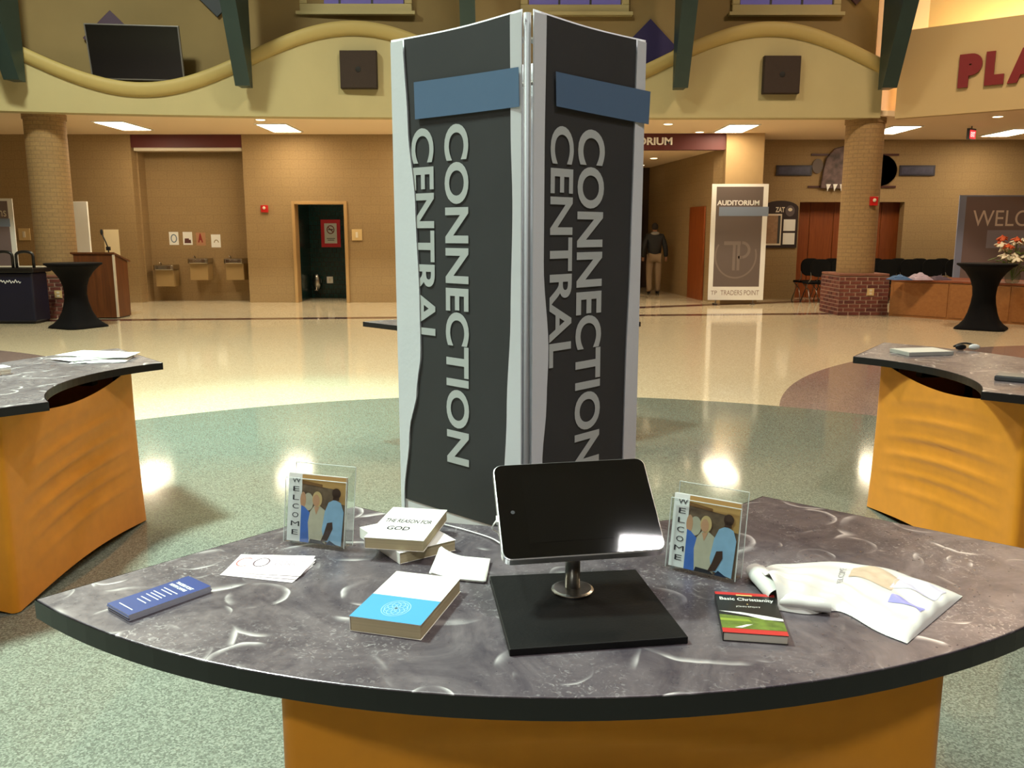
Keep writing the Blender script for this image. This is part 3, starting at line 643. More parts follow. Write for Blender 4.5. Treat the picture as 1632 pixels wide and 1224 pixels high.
for i in range(len(path)-1):
    p0, p1, p2, p3 = path[max(0, i-1)], path[i], path[i+1], path[min(len(path)-1, i+2)]
    for k in range(8):
        t = k/8; pp.append(.5*((2*p1)+(p2-p0)*t+(2*p0-5*p1+4*p2-p3)*t*t+(3*p1-p0-3*p2+p3)*t**3))
pp.append(path[-1]); b.tube(pp, .0016, 6); b.build('cable', M_white, tr)

# ------------------------------------------------------------------ brochure holders
M_photo = [M_paper, mat('p_sky', (186, 146, 88), .5), mat('p_stone', (112, 92, 72), .5, var=.3, scale=60), mat('p_blue', (74, 116, 196), .5, var=.1, scale=40), mat('p_cream', (196, 190, 166), .5, var=.06, scale=60),
           mat('p_skin', (206, 158, 122), .5), mat('p_hair', (214, 186, 130), .5), mat('p_pale_blue', (146, 186, 216), .5, var=.08, scale=50), mat('p_dark_skin', (70, 48, 38), .5), mat('p_navy', (24, 44, 70), .5), M_ink, mat('p_brown', (120, 84, 46), .5)]
def pic(fr, mb, w, h, n):
    """flat print of a welcome card: white strip with letters, people in a yard"""
    P = lambda pts, k, mi: fr.pl(mb, [(u*w, v*h) for u, v in pts], n+k*.00025, mi)
    E = lambda u, v, a, c, k, mi: fr.el(mb, u*w, v*h, a*w, c*h, n+k*.00025, mi)
    fr.rect(mb, 0, w, 0, h, n, 0)
    P([(.24, 0), (1, 0), (1, .995), (.24, .995)], 1, 2)
    P([(.24, .86), (1, .80), (1, .995), (.24, .995)], 2, 1); P([(.24, .86), (.6, .83), (.6, .87), (.24, .91)], 3, 11); P([(.86, .62), (1, .60), (1, .82), (.86, .82)], 3, 1)
    E(.36, .60, .09, .13, 3, 4); E(.27, .62, .05, .12, 4, 5)
    P([(.24, 0), (.40, 0), (.44, .30), (.40, .44), (.30, .52), (.24, .54)], 5, 3)
    P([(.40, 0), (.68, 0), (.72, .34), (.66, .50), (.56, .56), (.47, .55), (.40, .46), (.37, .30)], 6, 4)
    P([(.47, .53), (.51, .42), (.56, .54)], 7, 5); E(.52, .65, .085, .115, 7, 6); E(.505, .63, .060, .088, 8, 5)
    P([(.66, .05), (.96, .0), (.985, .50), (.93, .63), (.82, .67), (.72, .62), (.66, .48), (.62, .22)], 8, 7)
    E(.85, .76, .075, .075, 9, 8); P([(.79, .66), (.90, .66), (.89, .74), (.81, .74)], 9, 8)
    P([(.71, .32), (.80, .34), (.81, .24), (.72, .06), (.60, .03), (.66, .16)], 10, 8)
    P([(.40, 0), (.70, 0), (.62, .05), (.42, .06)], 10, 10); P([(.70, 0), (.90, 0), (.76, .07)], 11, 9)
    for i, ch in enumerate('WELCOME'):
        v = .90-i*.128; cw = .055 if ch in 'ELO' or ch == 'C' else .075
        fr.text(mb, ch, (.14-cw)*w, (.14+cw)*w, (v-.036)*h, (v+.036)*h, n+.0006, 10, .0)
def holder(p0, p1, label):
    d = p1-p0; W = d.length; d.normalize(); back = V(-d.y, d.x, 0); up = (V(0, 0, 1)+back*.16).normalized()
    t = thing('brochure_holder', label, 'holder', p0+d*W/2+back*.02)
    fr = Fr(p0+V(0, 0, .0075), d, up); nrm = fr.n  # n points to the viewer
    b = MB(); fr.rect(b, 0, W, 0, .145, -.001); tag(b.build('front_panel', M_glass, t), 'clear acrylic')
    b = MB(); fr.rect(b, 0, W, 0, .175, -.041); b.build('back_panel', M_glass, t)
    b = MB(); b.poly([fr.p(0, 0, -.001), fr.p(0, .145, -.001), fr.p(0, .175, -.041), fr.p(0, 0, -.041)]); b.build('side_panel', M_glass, t)
    b = MB(); b.poly([fr.p(W, 0, -.001), fr.p(W, 0, -.041), fr.p(W, .175, -.041), fr.p(W, .145, -.001)]); b.build('side_panel', M_glass, t)
    b = MB(); b.poly([fr.p(0, .001, -.001), fr.p(W, .001, -.001), fr.p(W, .001, -.041), fr.p(0, .001, -.041)]); b.build('base', M_glass, t)
    b = MB()
    for u in (.0, W):
        b.tube([fr.p(u, 0, 0), fr.p(u, .145, 0)], .0009, 6); b.tube([fr.p(u, 0, -.041), fr.p(u, .175, -.041)], .0009, 6)
    b.tube([fr.p(0, .145, 0), fr.p(W, .145, 0)], .0009, 6); b.tube([fr.p(0, .175, -.041), fr.p(W, .175, -.041)], .0009, 6)
    b.build('edge', mat('acrylic_edge', (206, 212, 208), .15), t)
    for k in range(3):
        bt = thing('welcome_brochure', ('welcome card with people photo at the front of the holder ' if k == 0 else 'welcome card tucked behind the front one in the holder ')+('beside the white books' if 'books' in label else 'beside the plastic bag'), 'brochure', p0+d*W/2, group='welcome brochures in holders')
        off = -.006-.004*k; f2 = Fr(fr.p(.004, .003, off), d, up)
        b = MB(); f2.slab(b, 0, W-.008, 0, .152, -.0012, -.0002); b.build('card', M_paper, bt)
        b = MB(); pic(f2, b, W-.008, .152, 0); b.build('cover_print', M_photo, bt)
holder(atZ(452, 868, T), atZ(548, 880, T), 'clear acrylic brochure holder on kiosk beside the white books')
holder(atZ(1060, 908, T), atZ(1171, 933, T), 'clear acrylic brochure holder on kiosk between tablet and plastic bag')

# ------------------------------------------------------------------ books
def book(label, A, yawd, w, h, th, z, cover, pm=M_pages, deco=None, spine='L', loc=None):
    """A = near-left corner; cover thickness 1 mm; pages set in"""
    a = math.radians(yawd); d = V(cos(a), sin(a), 0); u = V(-sin(a), cos(a), 0); o = V(A[0], A[1], z)
    t = thing('book', label, 'book', o+d*w/2+u*h/2)
    fr = Fr(o, d, u)
    b = MB(); fr.slab(b, .002, w-.0015, .0015, h-.0015, .0011, th-.0011); b.build('pages', pm, t)
    b = MB(); fr.slab(b, 0, w, 0, h, th-.001, th); fr.slab(b, 0, w, 0, h, 0.0004, .001); fr.slab(b, 0, .0015, 0, h, .001, th-.001); cv = b.build('cover', cover, t)
    if deco: deco(fr, th, w, h, cv)
    return t
M_coverw = mat('white_cover', (236, 234, 226), .45)
def deco1(fr, th, w, h, cv):
    b = MB(); fr.text(b, 'THE REASON FOR', .012, w-.012, h*.50, h*.61, th+.0004, 0, .015); b.build('title', M_ink, cv); b = MB(); fr.text(b, 'GOD', .03, w*.62, h*.27, h*.38, th+.0004, 0, .02); b.build('title', M_ink, cv)
book('white paperback with dark title lettering lying on top of another white book', (-.315, 1.716), -9.7, .131, .205, .025, T+.0262, M_coverw, deco=deco1)
book('white paperback with plain cover turned askew under another white book', (-.2365, 1.690), 35, .138, .195, .025, T+.0005, M_coverw)
def deco2(fr, th, w, h, cv):
    b = MB(); fr.rect(b, .0, w, .0, h*.47, th+.0003); b.build('blue_band', mat('sky_blue_cover', (74, 154, 200), .4), cv)
    b = MB(); m = mat('pale_blue_foil', (164, 212, 232), .4); cx, cy = w*.5, h*.24
    for k in range(8):
        a = 2*pi*k/8; r = .017; c = (cx+.010*cos(a), cy+.013*sin(a)); fr.ring(b, c[0], c[1], .012, .015, .0012, th+.0006, k=20)
    fr.ring(b, cx, cy, .026, .032, .0012, th+.0006); b.build('emblem', m, cv)
book('thick white paperback with sky blue band and pale emblem on cover', (-.285, 1.388), -15.7, .134, .208, .028, T+.0005, M_coverw, deco=deco2)
def deco3(fr, th, w, h, cv):
    Mx = [mat('cover_black', (22, 24, 22), .35), mat('cover_red', (182, 42, 38), .4), mat('cover_green', (92, 112, 40), .4, var=.4, scale=60), mat('cover_white', (226, 228, 220), .4), mat('cover_gold', (214, 178, 110), .4), mat('cover_grass', (130, 150, 50), .4)]
    b = MB(); n = th+.0003
    fr.rect(b, 0, w, h*.10, h*.93, n, 0); fr.rect(b, 0, w, h*.93, h, n, 1); fr.rect(b, 0, w, h*.03, h*.10, n, 1); fr.rect(b, 0, w, 0, h*.03, n, 1)
    fr.pl(b, [(0, .10*h), (w, .10*h), (w, .30*h), (.6*w, .37*h), (0, .42*h)], n+.0002, 2)
    fr.pl(b, [(0, .27*h), (.5*w, .27*h), (.45*w, .32*h), (0, .33*h)], n+.0004, 5)
    fr.pl(b, [(0, .50*h), (.35*w, .49*h), (.75*w, .43*h), (w, .38*h), (w, .33*h), (.7*w, .34*h), (.45*w, .42*h)], n+.0004, 3)
    fr.pl(b, [(.2*w, .12*h), (.32*w, .12*h), (.5*w, .21*h), (.4*w, .20*h)], n+.0005, 3)
    fr.rect(b, .35*w, .62*w, .915*h, .945*h, n+.0003, 4)
    fr.text(b, 'Basic Christianity', .06*w, .95*w, .765*h, .86*h, n+.0003, 3, .012); fr.el(b, .5*w, .70*h, .012*w, .01*h, n+.0003, 4)
    fr.text(b, 'JOHN STOTT', .30*w, .70*w, .61*h, .65*h, n+.0003, 3, .0); b.build('cover_print', Mx, cv)
book('small black and red paperback with green hills on cover', (.361, 1.352), -8.5, .109, .168, .016, T+.0005, mat('black_cover', (30, 28, 28), .4), pm=mat('white_pages', (214, 210, 196), .8), deco=deco3)
# blue brochure stack
a = math.radians(51); d = V(cos(a), sin(a), 0); u = V(-sin(a), cos(a), 0); o = V(-.668, 1.513, T)-d*.082-u*.040
M_bb = mat('royal_blue_print', (26, 52, 118), .4, var=.08, scale=20)
for k in range(4):
    dd = d*(.0015*math.sin(k*2.1)); f3 = Fr(o+dd+V(0, 0, .0006+k*.003), d, u)
    t = thing('campus_leaflet', 'stacked royal blue leaflets with white print, '+('topmost' if k == 3 else 'lower ones of the pile'), 'leaflet', o+d*.08+V(0, 0, k*.003), group='blue leaflet stack')
    b = MB(); f3.slab(b, 0, .164, 0, .080, 0, .0029); b.build('body', mat('leaflet_paper', (170, 172, 186), .6), t)
    b = MB(); f3.rect(b, .0, .164, .0, .080, .0030); b.build('cover_print', M_bb, t)
    if k == 3:
        f4 = Fr(f3.p(0, .08, .0034), -u, d); b = MB()   # reads along the short side
        f4.text(b, 'TRADERS POINT', .012, .068, .128, .136, 0, 0, .03); f4.text(b, 'NORTH CAMPUS', .010, .064, .116, .124, 0, 0, .03)
        for i, (x0, x1, y) in enumerate([(.016, .064, .102), (.020, .058, .094), (.014, .056, .082), (.018, .058, .074), (.016, .060, .066), (.02, .054, .054), (.024, .056, .044), (.016, .064, .014)]):
            f4.rect(b, x0, x1, y, y+.0022)
        b.build('lettering', M_inkwhite, t)
# fanned cards
for k in range(6):
    a = math.radians(-13+k*1.6+(2 if k % 2 else -1)); d = V(cos(a), sin(a), 0); u = V(-sin(a), cos(a), 0)
    o = V(-.597+.0015*k, 1.634+.0016*k, T+.0006+.0009*k)
    t = thing('connection_card', 'white fanned cards with pale logo print, '+('topmost, showing the two rings' if k == 5 else 'under the topmost one'), 'card', o+d*.08+u*.045, group='fanned cards on the kiosk')
    f3 = Fr(o, d, u); b = MB(); f3.slab(b, 0, .163, 0, .092, 0, .0007); b.build('sheet', mat('card_white', (240, 232, 234), .55), t)
    if k == 5:
        b = MB(); f3.ring(b, .060, .050, .017, .024, .0032, .0010, 0); f3.ring(b, .024, .050, .017, .024, .0032, .0010, 1, t0=.9, t1=5.4)
        f3.text(b, 'CONNECTION', .081, .154, .052, .063, .0010, 2, .0); f3.text(b, 'CENTRAL', .081, .142, .036, .047, .0010, 2, .0)
        b.build('logo_print', [mat('logo_grey', (96, 74, 86), .6), mat('logo_red', (196, 100, 96), .6), mat('logo_light', (150, 128, 138), .6)], t)
# curled note sheets
q = [V(-.168, 1.618, 0), V(-.056, 1.592, 0), V(-.050, 1.705, 0), V(-.156, 1.730, 0)]
for k in range(3):
    t = thing('note_sheet', 'blank white note sheets curling up beside the thick white book, '+('top sheet' if k == 2 else 'lower sheets'), 'paper', (q[0]+q[2])/2+V(0, 0, T), group='note sheets')
    b = MB()
    def nf(uu, vv, k=k):
        p = (q[0]*(1-uu)+q[1]*uu)*(1-vv)+(q[3]*(1-uu)+q[2]*uu)*vv
        return V(p.x+.002*k, p.y-.0015*k, T+.0025+.0018*k+.018*max(0, .5-uu)**2*4*(.5+vv*.5)+.010*max(0, vv-.6)**1.5)
    b.grid(nf, 12, 10); b.build('sheet', M_paper, t, smooth=True, solid=.0006)

# ------------------------------------------------------------------ white plastic bag with leaflets inside
bagz = T+.001
bt = thing('plastic_bag', 'crumpled white plastic bag with printed brochure inside on kiosk', 'bag', (.68, 1.52, T))
def bag_pt(s, t, top):
    """s: from the open end (0) to the closed end (1); t: from near edge to far edge"""
    near = [V(.492, 1.470, 0), V(.545, 1.452, 0), V(.605, 1.463, 0), V(.640, 1.385, 0), V(.672, 1.340, 0)]
    far = [V(.485, 1.610, 0), V(.560, 1.668, 0), V(.735, 1.685, 0), V(.815, 1.610, 0), V(.866, 1.530, 0)]
    def cr(c, s):
        x = s*(len(c)-1); i = min(len(c)-2, int(x)); f = x-i; p0, p1, p2, p3 = c[max(0, i-1)], c[i], c[i+1], c[min(len(c)-1, i+2)]
        return .5*((2*p1)+(p2-p0)*f+(2*p0-5*p1+4*p2-p3)*f*f+(3*p1-p0-3*p2+p3)*f**3)
    p = cr(near, s)*(1-t)+cr(far, s)*t
    prof = max(0, sin(pi*t))**.45
    open_h = (.030+.010*sin(2*pi*t*1.0+.4))*max(0, 1-s/.5)**1.1
    flat = .017*min(1, (1-s)/.06)**.5
    crump = .0045*sin(23*s+9*t)*sin(15*t-7*s)+.003*sin(31*t+17*s)*sin(9*s)
    h = prof*(flat+open_h)+crump*prof*min(1, (1-s)*8)
    if not top: h = .0006+.0*prof
    return V(p.x, p.y, bagz+max(.0004, h))
b = MB(); b.grid(lambda s, t: bag_pt(s, t, True), 56, 40); b.grid(lambda s, t: bag_pt(s, 1-t, False), 30, 12)
b.build('film', mat('white_plastic_film', (212, 210, 204), .35, sheen=.1), bt, smooth=True)
# rolled mouth of the bag: two soft lobes
for (a0, a1, r) in (((.499, 1.484), (.585, 1.458), .014), ((.490, 1.622), (.499, 1.494), .018)):
    b = MB()
    def lob(u, v, a0=a0, a1=a1, r=r):
        c = V(a0[0]+(a1[0]-a0[0])*u, a0[1]+(a1[1]-a0[1])*u, 0); dr = V(a1[0]-a0[0], a1[1]-a0[1], 0).normalized(); n = V(-dr.y, dr.x, 0)
        th = -.5*pi+2*pi*.82*v; rr_ = r*(.78+.22*sin(pi*u))*(1+.06*sin(9*u))
        return c-n*(rr_*cos(th)*1.25)+V(0, 0, bagz+.0012+rr_*(1+sin(th)))
    b.grid(lob, 16, 18); b.build('rolled_mouth', MATS['white_plastic_film'], bt, smooth=True)
for (s0, s1, t0, t1, col, nm) in ((.48, .70, .50, .80, (196, 174, 150), 'tan_print'), (.68, .92, .58, .88, (206, 204, 222), 'pale_print'), (.72, .92, .34, .44, (150, 148, 214), 'violet_print')):
    b = MB(); b.grid(lambda u, v: bag_pt(s0+(s1-s0)*u, t0+(t1-t0)*v+.05*sin(3*u), True)+V(0, 0, .0008), 16, 12); b.build(nm, mat(nm, col, .45, var=.12, scale=50), bt, smooth=True)
b = MB(); f3 = [bag_pt(.46, .30, True), bag_pt(.50, .86, True)]
text(b, 'WELCOME', lambda u, v: bag_pt(.435+.025*(1-v), .32+.42*u, True)+V(0, 0, .0012), bold=0); b.build('lettering', mat('faint_ink', (150, 146, 150), .5), bt)

# ------------------------------------------------------------------ things on the other kiosks
for k in range(5):
    a = math.radians((12, -28, 40, 5, -14)[k]); f3 = Fr(V(-2.30+.05*(k-2)*(1 if k % 2 else -.6), 4.58+.03*k, T+.0008+.0046*k), (cos(a), sin(a), 0), (-sin(a), cos(a), 0))
    t = thing('paper_sheet', 'loose white paper sheets heaped on the kiosk near the green floor, '+('uppermost' if k == 4 else 'below the uppermost'), 'paper', f3.o, group='loose papers on kiosk')
    b = MB(); b.grid(lambda u, v: f3.p(-.14+.28*u, -.108+.216*v, (.0012*sin(4*u+k)*sin(3*v+k)+.0022)), 8, 8); b.build('sheet', M_paper, t, smooth=True, solid=.0008)
p = V(-2.50, 4.12, T); t = thing('card_pile', 'low block of white cards on the kiosk beside the loose papers', 'cards', p)
for k in range(3):
    f3 = Fr(p+V(-.06, -.12+.004*k, .0006+k*.0125), (.6, .8, 0), (-.8, .6, 0)); b = MB(); f3.slab(b, 0, .15, 0, .10, 0, .012); b.build('card_block', M_offwhite if k < 2 else M_paper, t, bevel=.001)
p = V(2.36, 4.84, T); f3 = Fr(p+V(0, 0, .0006), (.985, .17, 0), (-.17, .985, 0)); t = thing('leaflet_pad', 'pale grey pad of leaflets on the kiosk near mauve floor', 'leaflets', p)
b = MB(); f3.slab(b, -.14, .14, -.09, .09, 0, .022); b.build('pad', mat('grey_pages', (170, 168, 160), .6), t, bevel=.002); b = MB(); f3.rect(b, -.135, .135, -.085, .085, .0224); b.build('top_sheet', mat('pale_sheet', (206, 204, 196), .5), t)
p = V(2.70, 4.98, T); t = thing('folded_glasses', 'white and black folded glasses on the kiosk beside the grey pad', 'glasses', p)
for sx in (-1, 1):
    b = MB(); b.ell(p+V(.04*sx, 0, .02), (.034, .012, .018), 16, 8); b.build('lens', M_white if sx > 0 else M_black, t, smooth=True)
b = MB(); b.tube([p+V(-.075+.15*i/16, .012+.03*sin(pi*i/16), .022+.016*sin(pi*i/16)) for i in range(17)], .006, 8); b.build('temple', M_black, t, smooth=True)
p = V(2.37, 3.95, T); f3 = Fr(p+V(0, 0, .0006), (.8, -.6, 0), (.6, .8, 0)); t = thing('card_reader_box', 'slim dark grey device box on the kiosk edge with bright reflection', 'box', p)
b = MB(); f3.slab(b, -.07, .16, -.06, .06, 0, .022); b.build('case', M_dkgrey, t, bevel=.004); b = MB(); f3.slab(b, -.065, .155, -.055, .055, .022, .026); b.build('lid', mat('grey_lid', (116, 114, 110), .4), t, bevel=.002)

# ------------------------------------------------------------------ bulkhead things
def speaker(x, z, lb):
    y = yb(x)-.12; t = thing('wall_speaker', 'square dark brown wall speaker on the bulkhead '+lb, 'speaker', (x, yb(x)-.06, z-.34), rotb(x))
    M_sp = mat('dark_brown_grille', (42, 30, 24), .7)
    MB().bb(x-.34, x+.34, y, yb(x)-.005, z-.335, z+.335).build('cabinet', M_sp, t, bevel=.01)
    b = MB(); b.bb(x-.33, x+.33, y-.02, y, z-.325, z+.325); g = b.build('grille', mat('brown_mesh', (50, 37, 30), .8, bump=.3, bscale=90), t, bevel=.004)
    MB().lathe([(.05, 0), (.05, .008), (.02, .012)], 16, M=Matrix.Translation((x, y-.02, z))@Matrix.Rotation(pi/2, 4, 'X')).build('badge', M_matte_black, g)
speaker(-2.82, 4.54, 'under the arch beside the banner tower'); speaker(4.98, 4.46, 'under the arch above the auditorium sign stand')
c = atY(216, 84, 15.95); t = thing('wall_television', 'large flat black television tilted down on the upper wall above the drinking fountains', 'television', (c.x, c.y, c.z-.45))
tR = Matrix.Translation(c)@Matrix.Rotation(rotb(c.x)*.8, 4, 'Z')@Matrix.Rotation(math.radians(14), 4, 'X')
MB().box(0, 0, 0, 1.60, .07, .93, M=tR).build('bezel', mat('tv_bezel', (104, 102, 102), .35), t, bevel=.008)
MB().box(0, -.037, .005, 1.55, .004, .88, M=tR).build('screen', mat('tv_screen', (10, 10, 11), .12), t)
b = MB(); b.box(0, .20, .0, .12, .36, .1, M=tR); b.box(0, .045, 0, .5, .02, .4, M=tR); b.build('mount_arm', M_black, t)
for (px, py, col, lb) in ((180, 63, (62, 34, 66), 'dark purple diamond wall panel behind the television'), (345, -17, (24, 36, 50), 'dark teal diamond wall panel beside the green strut'), (1035, 75, (34, 24, 82), 'navy diamond wall panel behind the banner tower'), (1366, -36, (58, 26, 40), 'dark wine diamond wall panel beside the right arch window')):
    c = atY(px, py, 16.85 if px > 700 else 16.4); y = yb(c.x)+.45; c = atY(px, py, y-.03)
    R = Matrix.Translation((c.x, y-.06, c.z))@Matrix.Rotation(rotb(c.x), 4, 'Z')@Matrix.Rotation(pi/4, 4, 'Y')
    tag(MB().box(0, 0, 0, .70, .05, .70, M=R).build('diamond_panel', mat('diamond_%d' % px, col, .55), bevel=.006), lb, 'wall panel')
c = atZ(1548, 213, 3.60); t = thing('exit_sign', 'red lit exit sign hanging from the soffit', 'exit sign', (c.x, c.y, 3.5))
MB().bb(c.x-.13, c.x+.13, c.y-.03, c.y+.03, 3.48, 3.70).build('housing', M_black, t); b = MB(); b.bb(c.x-.115, c.x+.115, c.y-.034, c.y-.0305, 3.495, 3.665); b.build('face', mat('exit_glow', (220, 60, 60), .5, emit=(235, 40, 50), estr=1.3), t)
b = MB(); text(b, 'EXIT', lambda u, v: V(c.x-.085+.17*u, c.y-.0352, 3.53+.10*v), bold=.02); b.build('lettering', mat('exit_letters', (250, 220, 220), .5, emit=(255, 215, 210), estr=1.5), t); MB().tube([(c.x, c.y, 3.70), (c.x, c.y, SOF-.002)], .012).build('stem', M_black, t); t.rotation_euler.z = .62

# ------------------------------------------------------------------ wall things, left
def plate(name, label, cat, x, y, z, w_, h_, m, sub=None):
    t = thing(name, label, cat, (x, y, z)); MB().bb(x-w_/2, x+w_/2, y-.03, y-.001, z-h_/2, z+h_/2).build('plate', m, t, bevel=.006)
    if sub: MB().bb(x-w_*.12, x+w_*.12, y-.042, y-.03, z-h_*.25, z+h_*.25).build(sub, M_offwhite, t, bevel=.004)
plate('switch_plate', 'large almond switch plate on tan wall beside the teal restroom entry', 'switch', -3.53, 19.6, 1.54, .23, .25, M_almond, 'switch')
plate('thermostat', 'almond plate on the tan wall beside the round tan column', 'thermostat', -11.1, 19.6, 1.55, .26, .27, M_almond, 'switch')
t = thing('fire_alarm', 'small red fire alarm on the tan wall between fountains and restroom', 'alarm', (-5.60, 19.6, 2.12)); MB().bb(-5.68, -5.52, 19.54, 19.599, 2.04, 2.20).build('body', M_red, t, bevel=.01); MB().ell((-5.6, 19.53, 2.14), (.035, .02, .035)).build('strobe', M_offwhite, t)
for (px, zt, lb) in ((265, .85, 'lowest drinking fountain, mounted below the others in the alcove'), (320, 1.0, 'middle stainless drinking fountain in the alcove'), (377, 1.0, 'stainless drinking fountain beside the alcove corner toward the restroom')):
    x = atY(px, 440, 19.95).x; t = thing('drinking_fountain', lb, 'fountain', (x, 20.19, zt-.5), group='alcove drinking fountains')
    b = MB(); b.prism([(-.235, 0), (.235, 0), (.235, -.38), (.19, -.42), (-.19, -.42), (-.235, -.38)], zt-.12, zt, M=Matrix.Translation((x, 20.195, 0))); b.build('basin', mat('fountain_steel', (178, 172, 162), .22, metal=1), t, bevel=.02, seg=3)
    b = MB(); b.prism([(-.21, 0), (.21, 0), (.21, -.34), (-.21, -.34)], zt-.50, zt-.12, M=Matrix.Translation((x, 20.195, 0))); b.build('cabinet', mat('tan_fountain_panel', (166, 140, 96), .4), t, bevel=.01)
    b = MB(); b.tube([(x-.15, 20.08, zt), (x-.15, 20.05, zt+.045), (x-.15, 20.0, zt+.055), (x-.15, 19.97, zt+.035)], .012, 8); b.build('spout', M_chrome, t, smooth=True)
    MB().bb(x-.10, x+.10, 19.765, 19.775, zt-.09, zt-.03).build('push_bar', M_chrome, t, bevel=.003)
for (px, py, kind, lb) in ((277, 380, 0, 'white notice with blue drawing taped above the fountains'), (299, 380, 1, 'white notice with dark building picture taped above the fountains'), (320, 381, 2, 'tan notice with red letter taped above the fountains'), (344, 384, 3, 'white notice with faint tap sketch taped above the fountains')):
    c = atY(px, py, 20.19); t = thing('wall_notice', lb, 'notice', (c.x, 20.19, c.z)); f3 = Fr((c.x, 20.196, c.z), (1, 0, 0), (0, 0, 1))
    b = MB(); f3.slab(b, -.11, .11, -.15, .15, 0, .003); b.build('sheet', M_paper if kind != 2 else mat('tan_sheet', (178, 130, 96), .7), t); b = MB()
    if kind == 0: f3.ring(b, 0, 0, .075, .10, .025, .004); m = mat('blue_grey_ink', (110, 130, 150), .6)
    elif kind == 1: f3.pl(b, [(-.08, -.11), (.08, -.11), (.07, -.03), (.03, -.03), (.03, 0), (-.07, 0)], .004); m = mat('maroon_ink', (92, 52, 50), .6)
    elif kind == 2: f3.text(b, 'A', -.07, .05, -.08, .13, .004, 0, .06); m = mat('brick_red_ink', (140, 44, 34), .6)
    else: f3.ring(b, .01, -.05, .06, .08, .02, .004, t0=.2, t1=3.0); m = mat('tan_ink', (150, 132, 100), .6)
    b.build('print', m, t)
# restroom sign and fittings
t = thing('no_smoking_sign', 'red framed no smoking sign on teal tile in the restroom entry', 'sign', (-4.28, 20.9, 1.57)); c = atY(527, 372, 20.93); f3 = Fr((c.x, 20.945, c.z), (1, 0, 0), (0, 0, 1))
b = MB(); f3.slab(b, -.235, .235, -.33, .33, 0, .012); b.build('frame', mat('sign_red', (214, 44, 62), .45), t); b = MB(); f3.slab(b, -.15, .15, -.24, .24, .012, .016); b.build('panel', M_white, t)
b = MB(); f3.ring(b, 0, .09, .095, .105, .022, .0165, 0); f3.pl(b, [(-.07, .145), (-.055, .16), (.07, .035), (.055, .02)], .017, 0); f3.rect(b, -.06, .06, .08, .105, .0168, 1); f3.rect(b, -.10, .10, -.13, -.115, .0165, 1); f3.rect(b, -.08, .08, -.17, -.155, .0165, 1); b.build('symbol', [mat('symbol_maroon', (130, 50, 50), .6), M_dkgrey], t)
c = atY(506, 449, 20.9); t = thing('hand_dryer', 'rounded chrome hand dryer on the teal restroom wall', 'dryer', (c.x, 20.9, c.z)); MB().ell((c.x, 20.83, c.z), (.12, .09, .20), 20, 12).build('housing', M_chrome, t, smooth=True); MB().tube([(c.x, 20.80, c.z-.12), (c.x, 20.76, c.z-.2)], .04, 12).build('nozzle', M_chrome, t)
c = atY(526, 446, 20.94); plate('outlet_plate', 'white outlet plate on the teal restroom wall beside the chrome dryer', 'outlet', c.x, 20.949, c.z, .15, .16, M_white, 'socket')
t = thing('white_panel', 'tall narrow white board standing before the tan wall behind the lectern', 'board', (-9.25, 18.4, 0)); MB().bb(-9.36, -9.03, 18.37, 18.43, .02, 2.24).build('board', M_white, t, bevel=.004); MB().bb(-9.38, -9.01, 18.30, 18.50, .001, .02).build('foot', M_steel, t)
t = thing('wall_notice', 'plain white poster on the tan wall above the lectern', 'notice', (-9.13, 19.59, 1.3)); MB().bb(-9.30, -8.96, 19.59, 19.598, 1.05, 1.66).build('sheet', mat('ivory_sheet', (240, 226, 190), .5), t)
# lectern with microphone
t = thing('lectern', 'tall wooden lectern with pale metal corner strip beside the brick column', 'lectern', (-7.75, 16.15, 0))
P_ = lambda y, z: (y, z)
b = MB(); prof = [(15.88, .02), (16.45, .02), (16.45, 1.05), (15.88, 1.20)]
b.add([(-8.14, y, z) for y, z in prof]+[(-7.40, y, z) for y, z in prof], [(3, 2, 1, 0), (4, 5, 6, 7)]+[(i, (i+1) % 4, 4+(i+1) % 4, 4+i) for i in range(4)]); b.build('body', M_woodv, t, bevel=.006)
b = MB(); prof = [(15.85, 1.205), (16.5, 1.035), (16.5, 1.065), (15.85, 1.235)]; b.add([(-8.18, y, z) for y, z in prof]+[(-7.36, y, z) for y, z in prof], [(3, 2, 1, 0), (4, 5, 6, 7)]+[(i, (i+1) % 4, 4+(i+1) % 4, 4+i) for i in range(4)]); b.build('top_board', M_woodv, t, bevel=.005)
MB().bb(-7.41, -7.375, 15.865, 15.90, .03, 1.19).build('corner_strip', mat('pale_metal', (206, 190, 168), .4), t); MB().bb(-8.12, -7.42, 15.90, 16.43, .001, .02).build('plinth', M_black, t)
t = thing('gooseneck_microphone', 'thin black gooseneck microphone on the lectern', 'microphone', (-7.53, 16.0, 1.2)); b = MB(); b.tube([(-7.53, 16.0, 1.205), (-7.53, 16.0, 1.30), (-7.56, 15.98, 1.42), (-7.60, 15.95, 1.56)], .012, 8); b.build('stem', M_black, t, smooth=True); b = MB(); b.ell((-7.605, 15.945, 1.60), (.025, .025, .055)); b.build('head', M_matte_black, t, smooth=True); MB().box(-7.53, 16.0, 1.30, .07, .06, .07).build('clamp', M_black, t, bevel=.01)
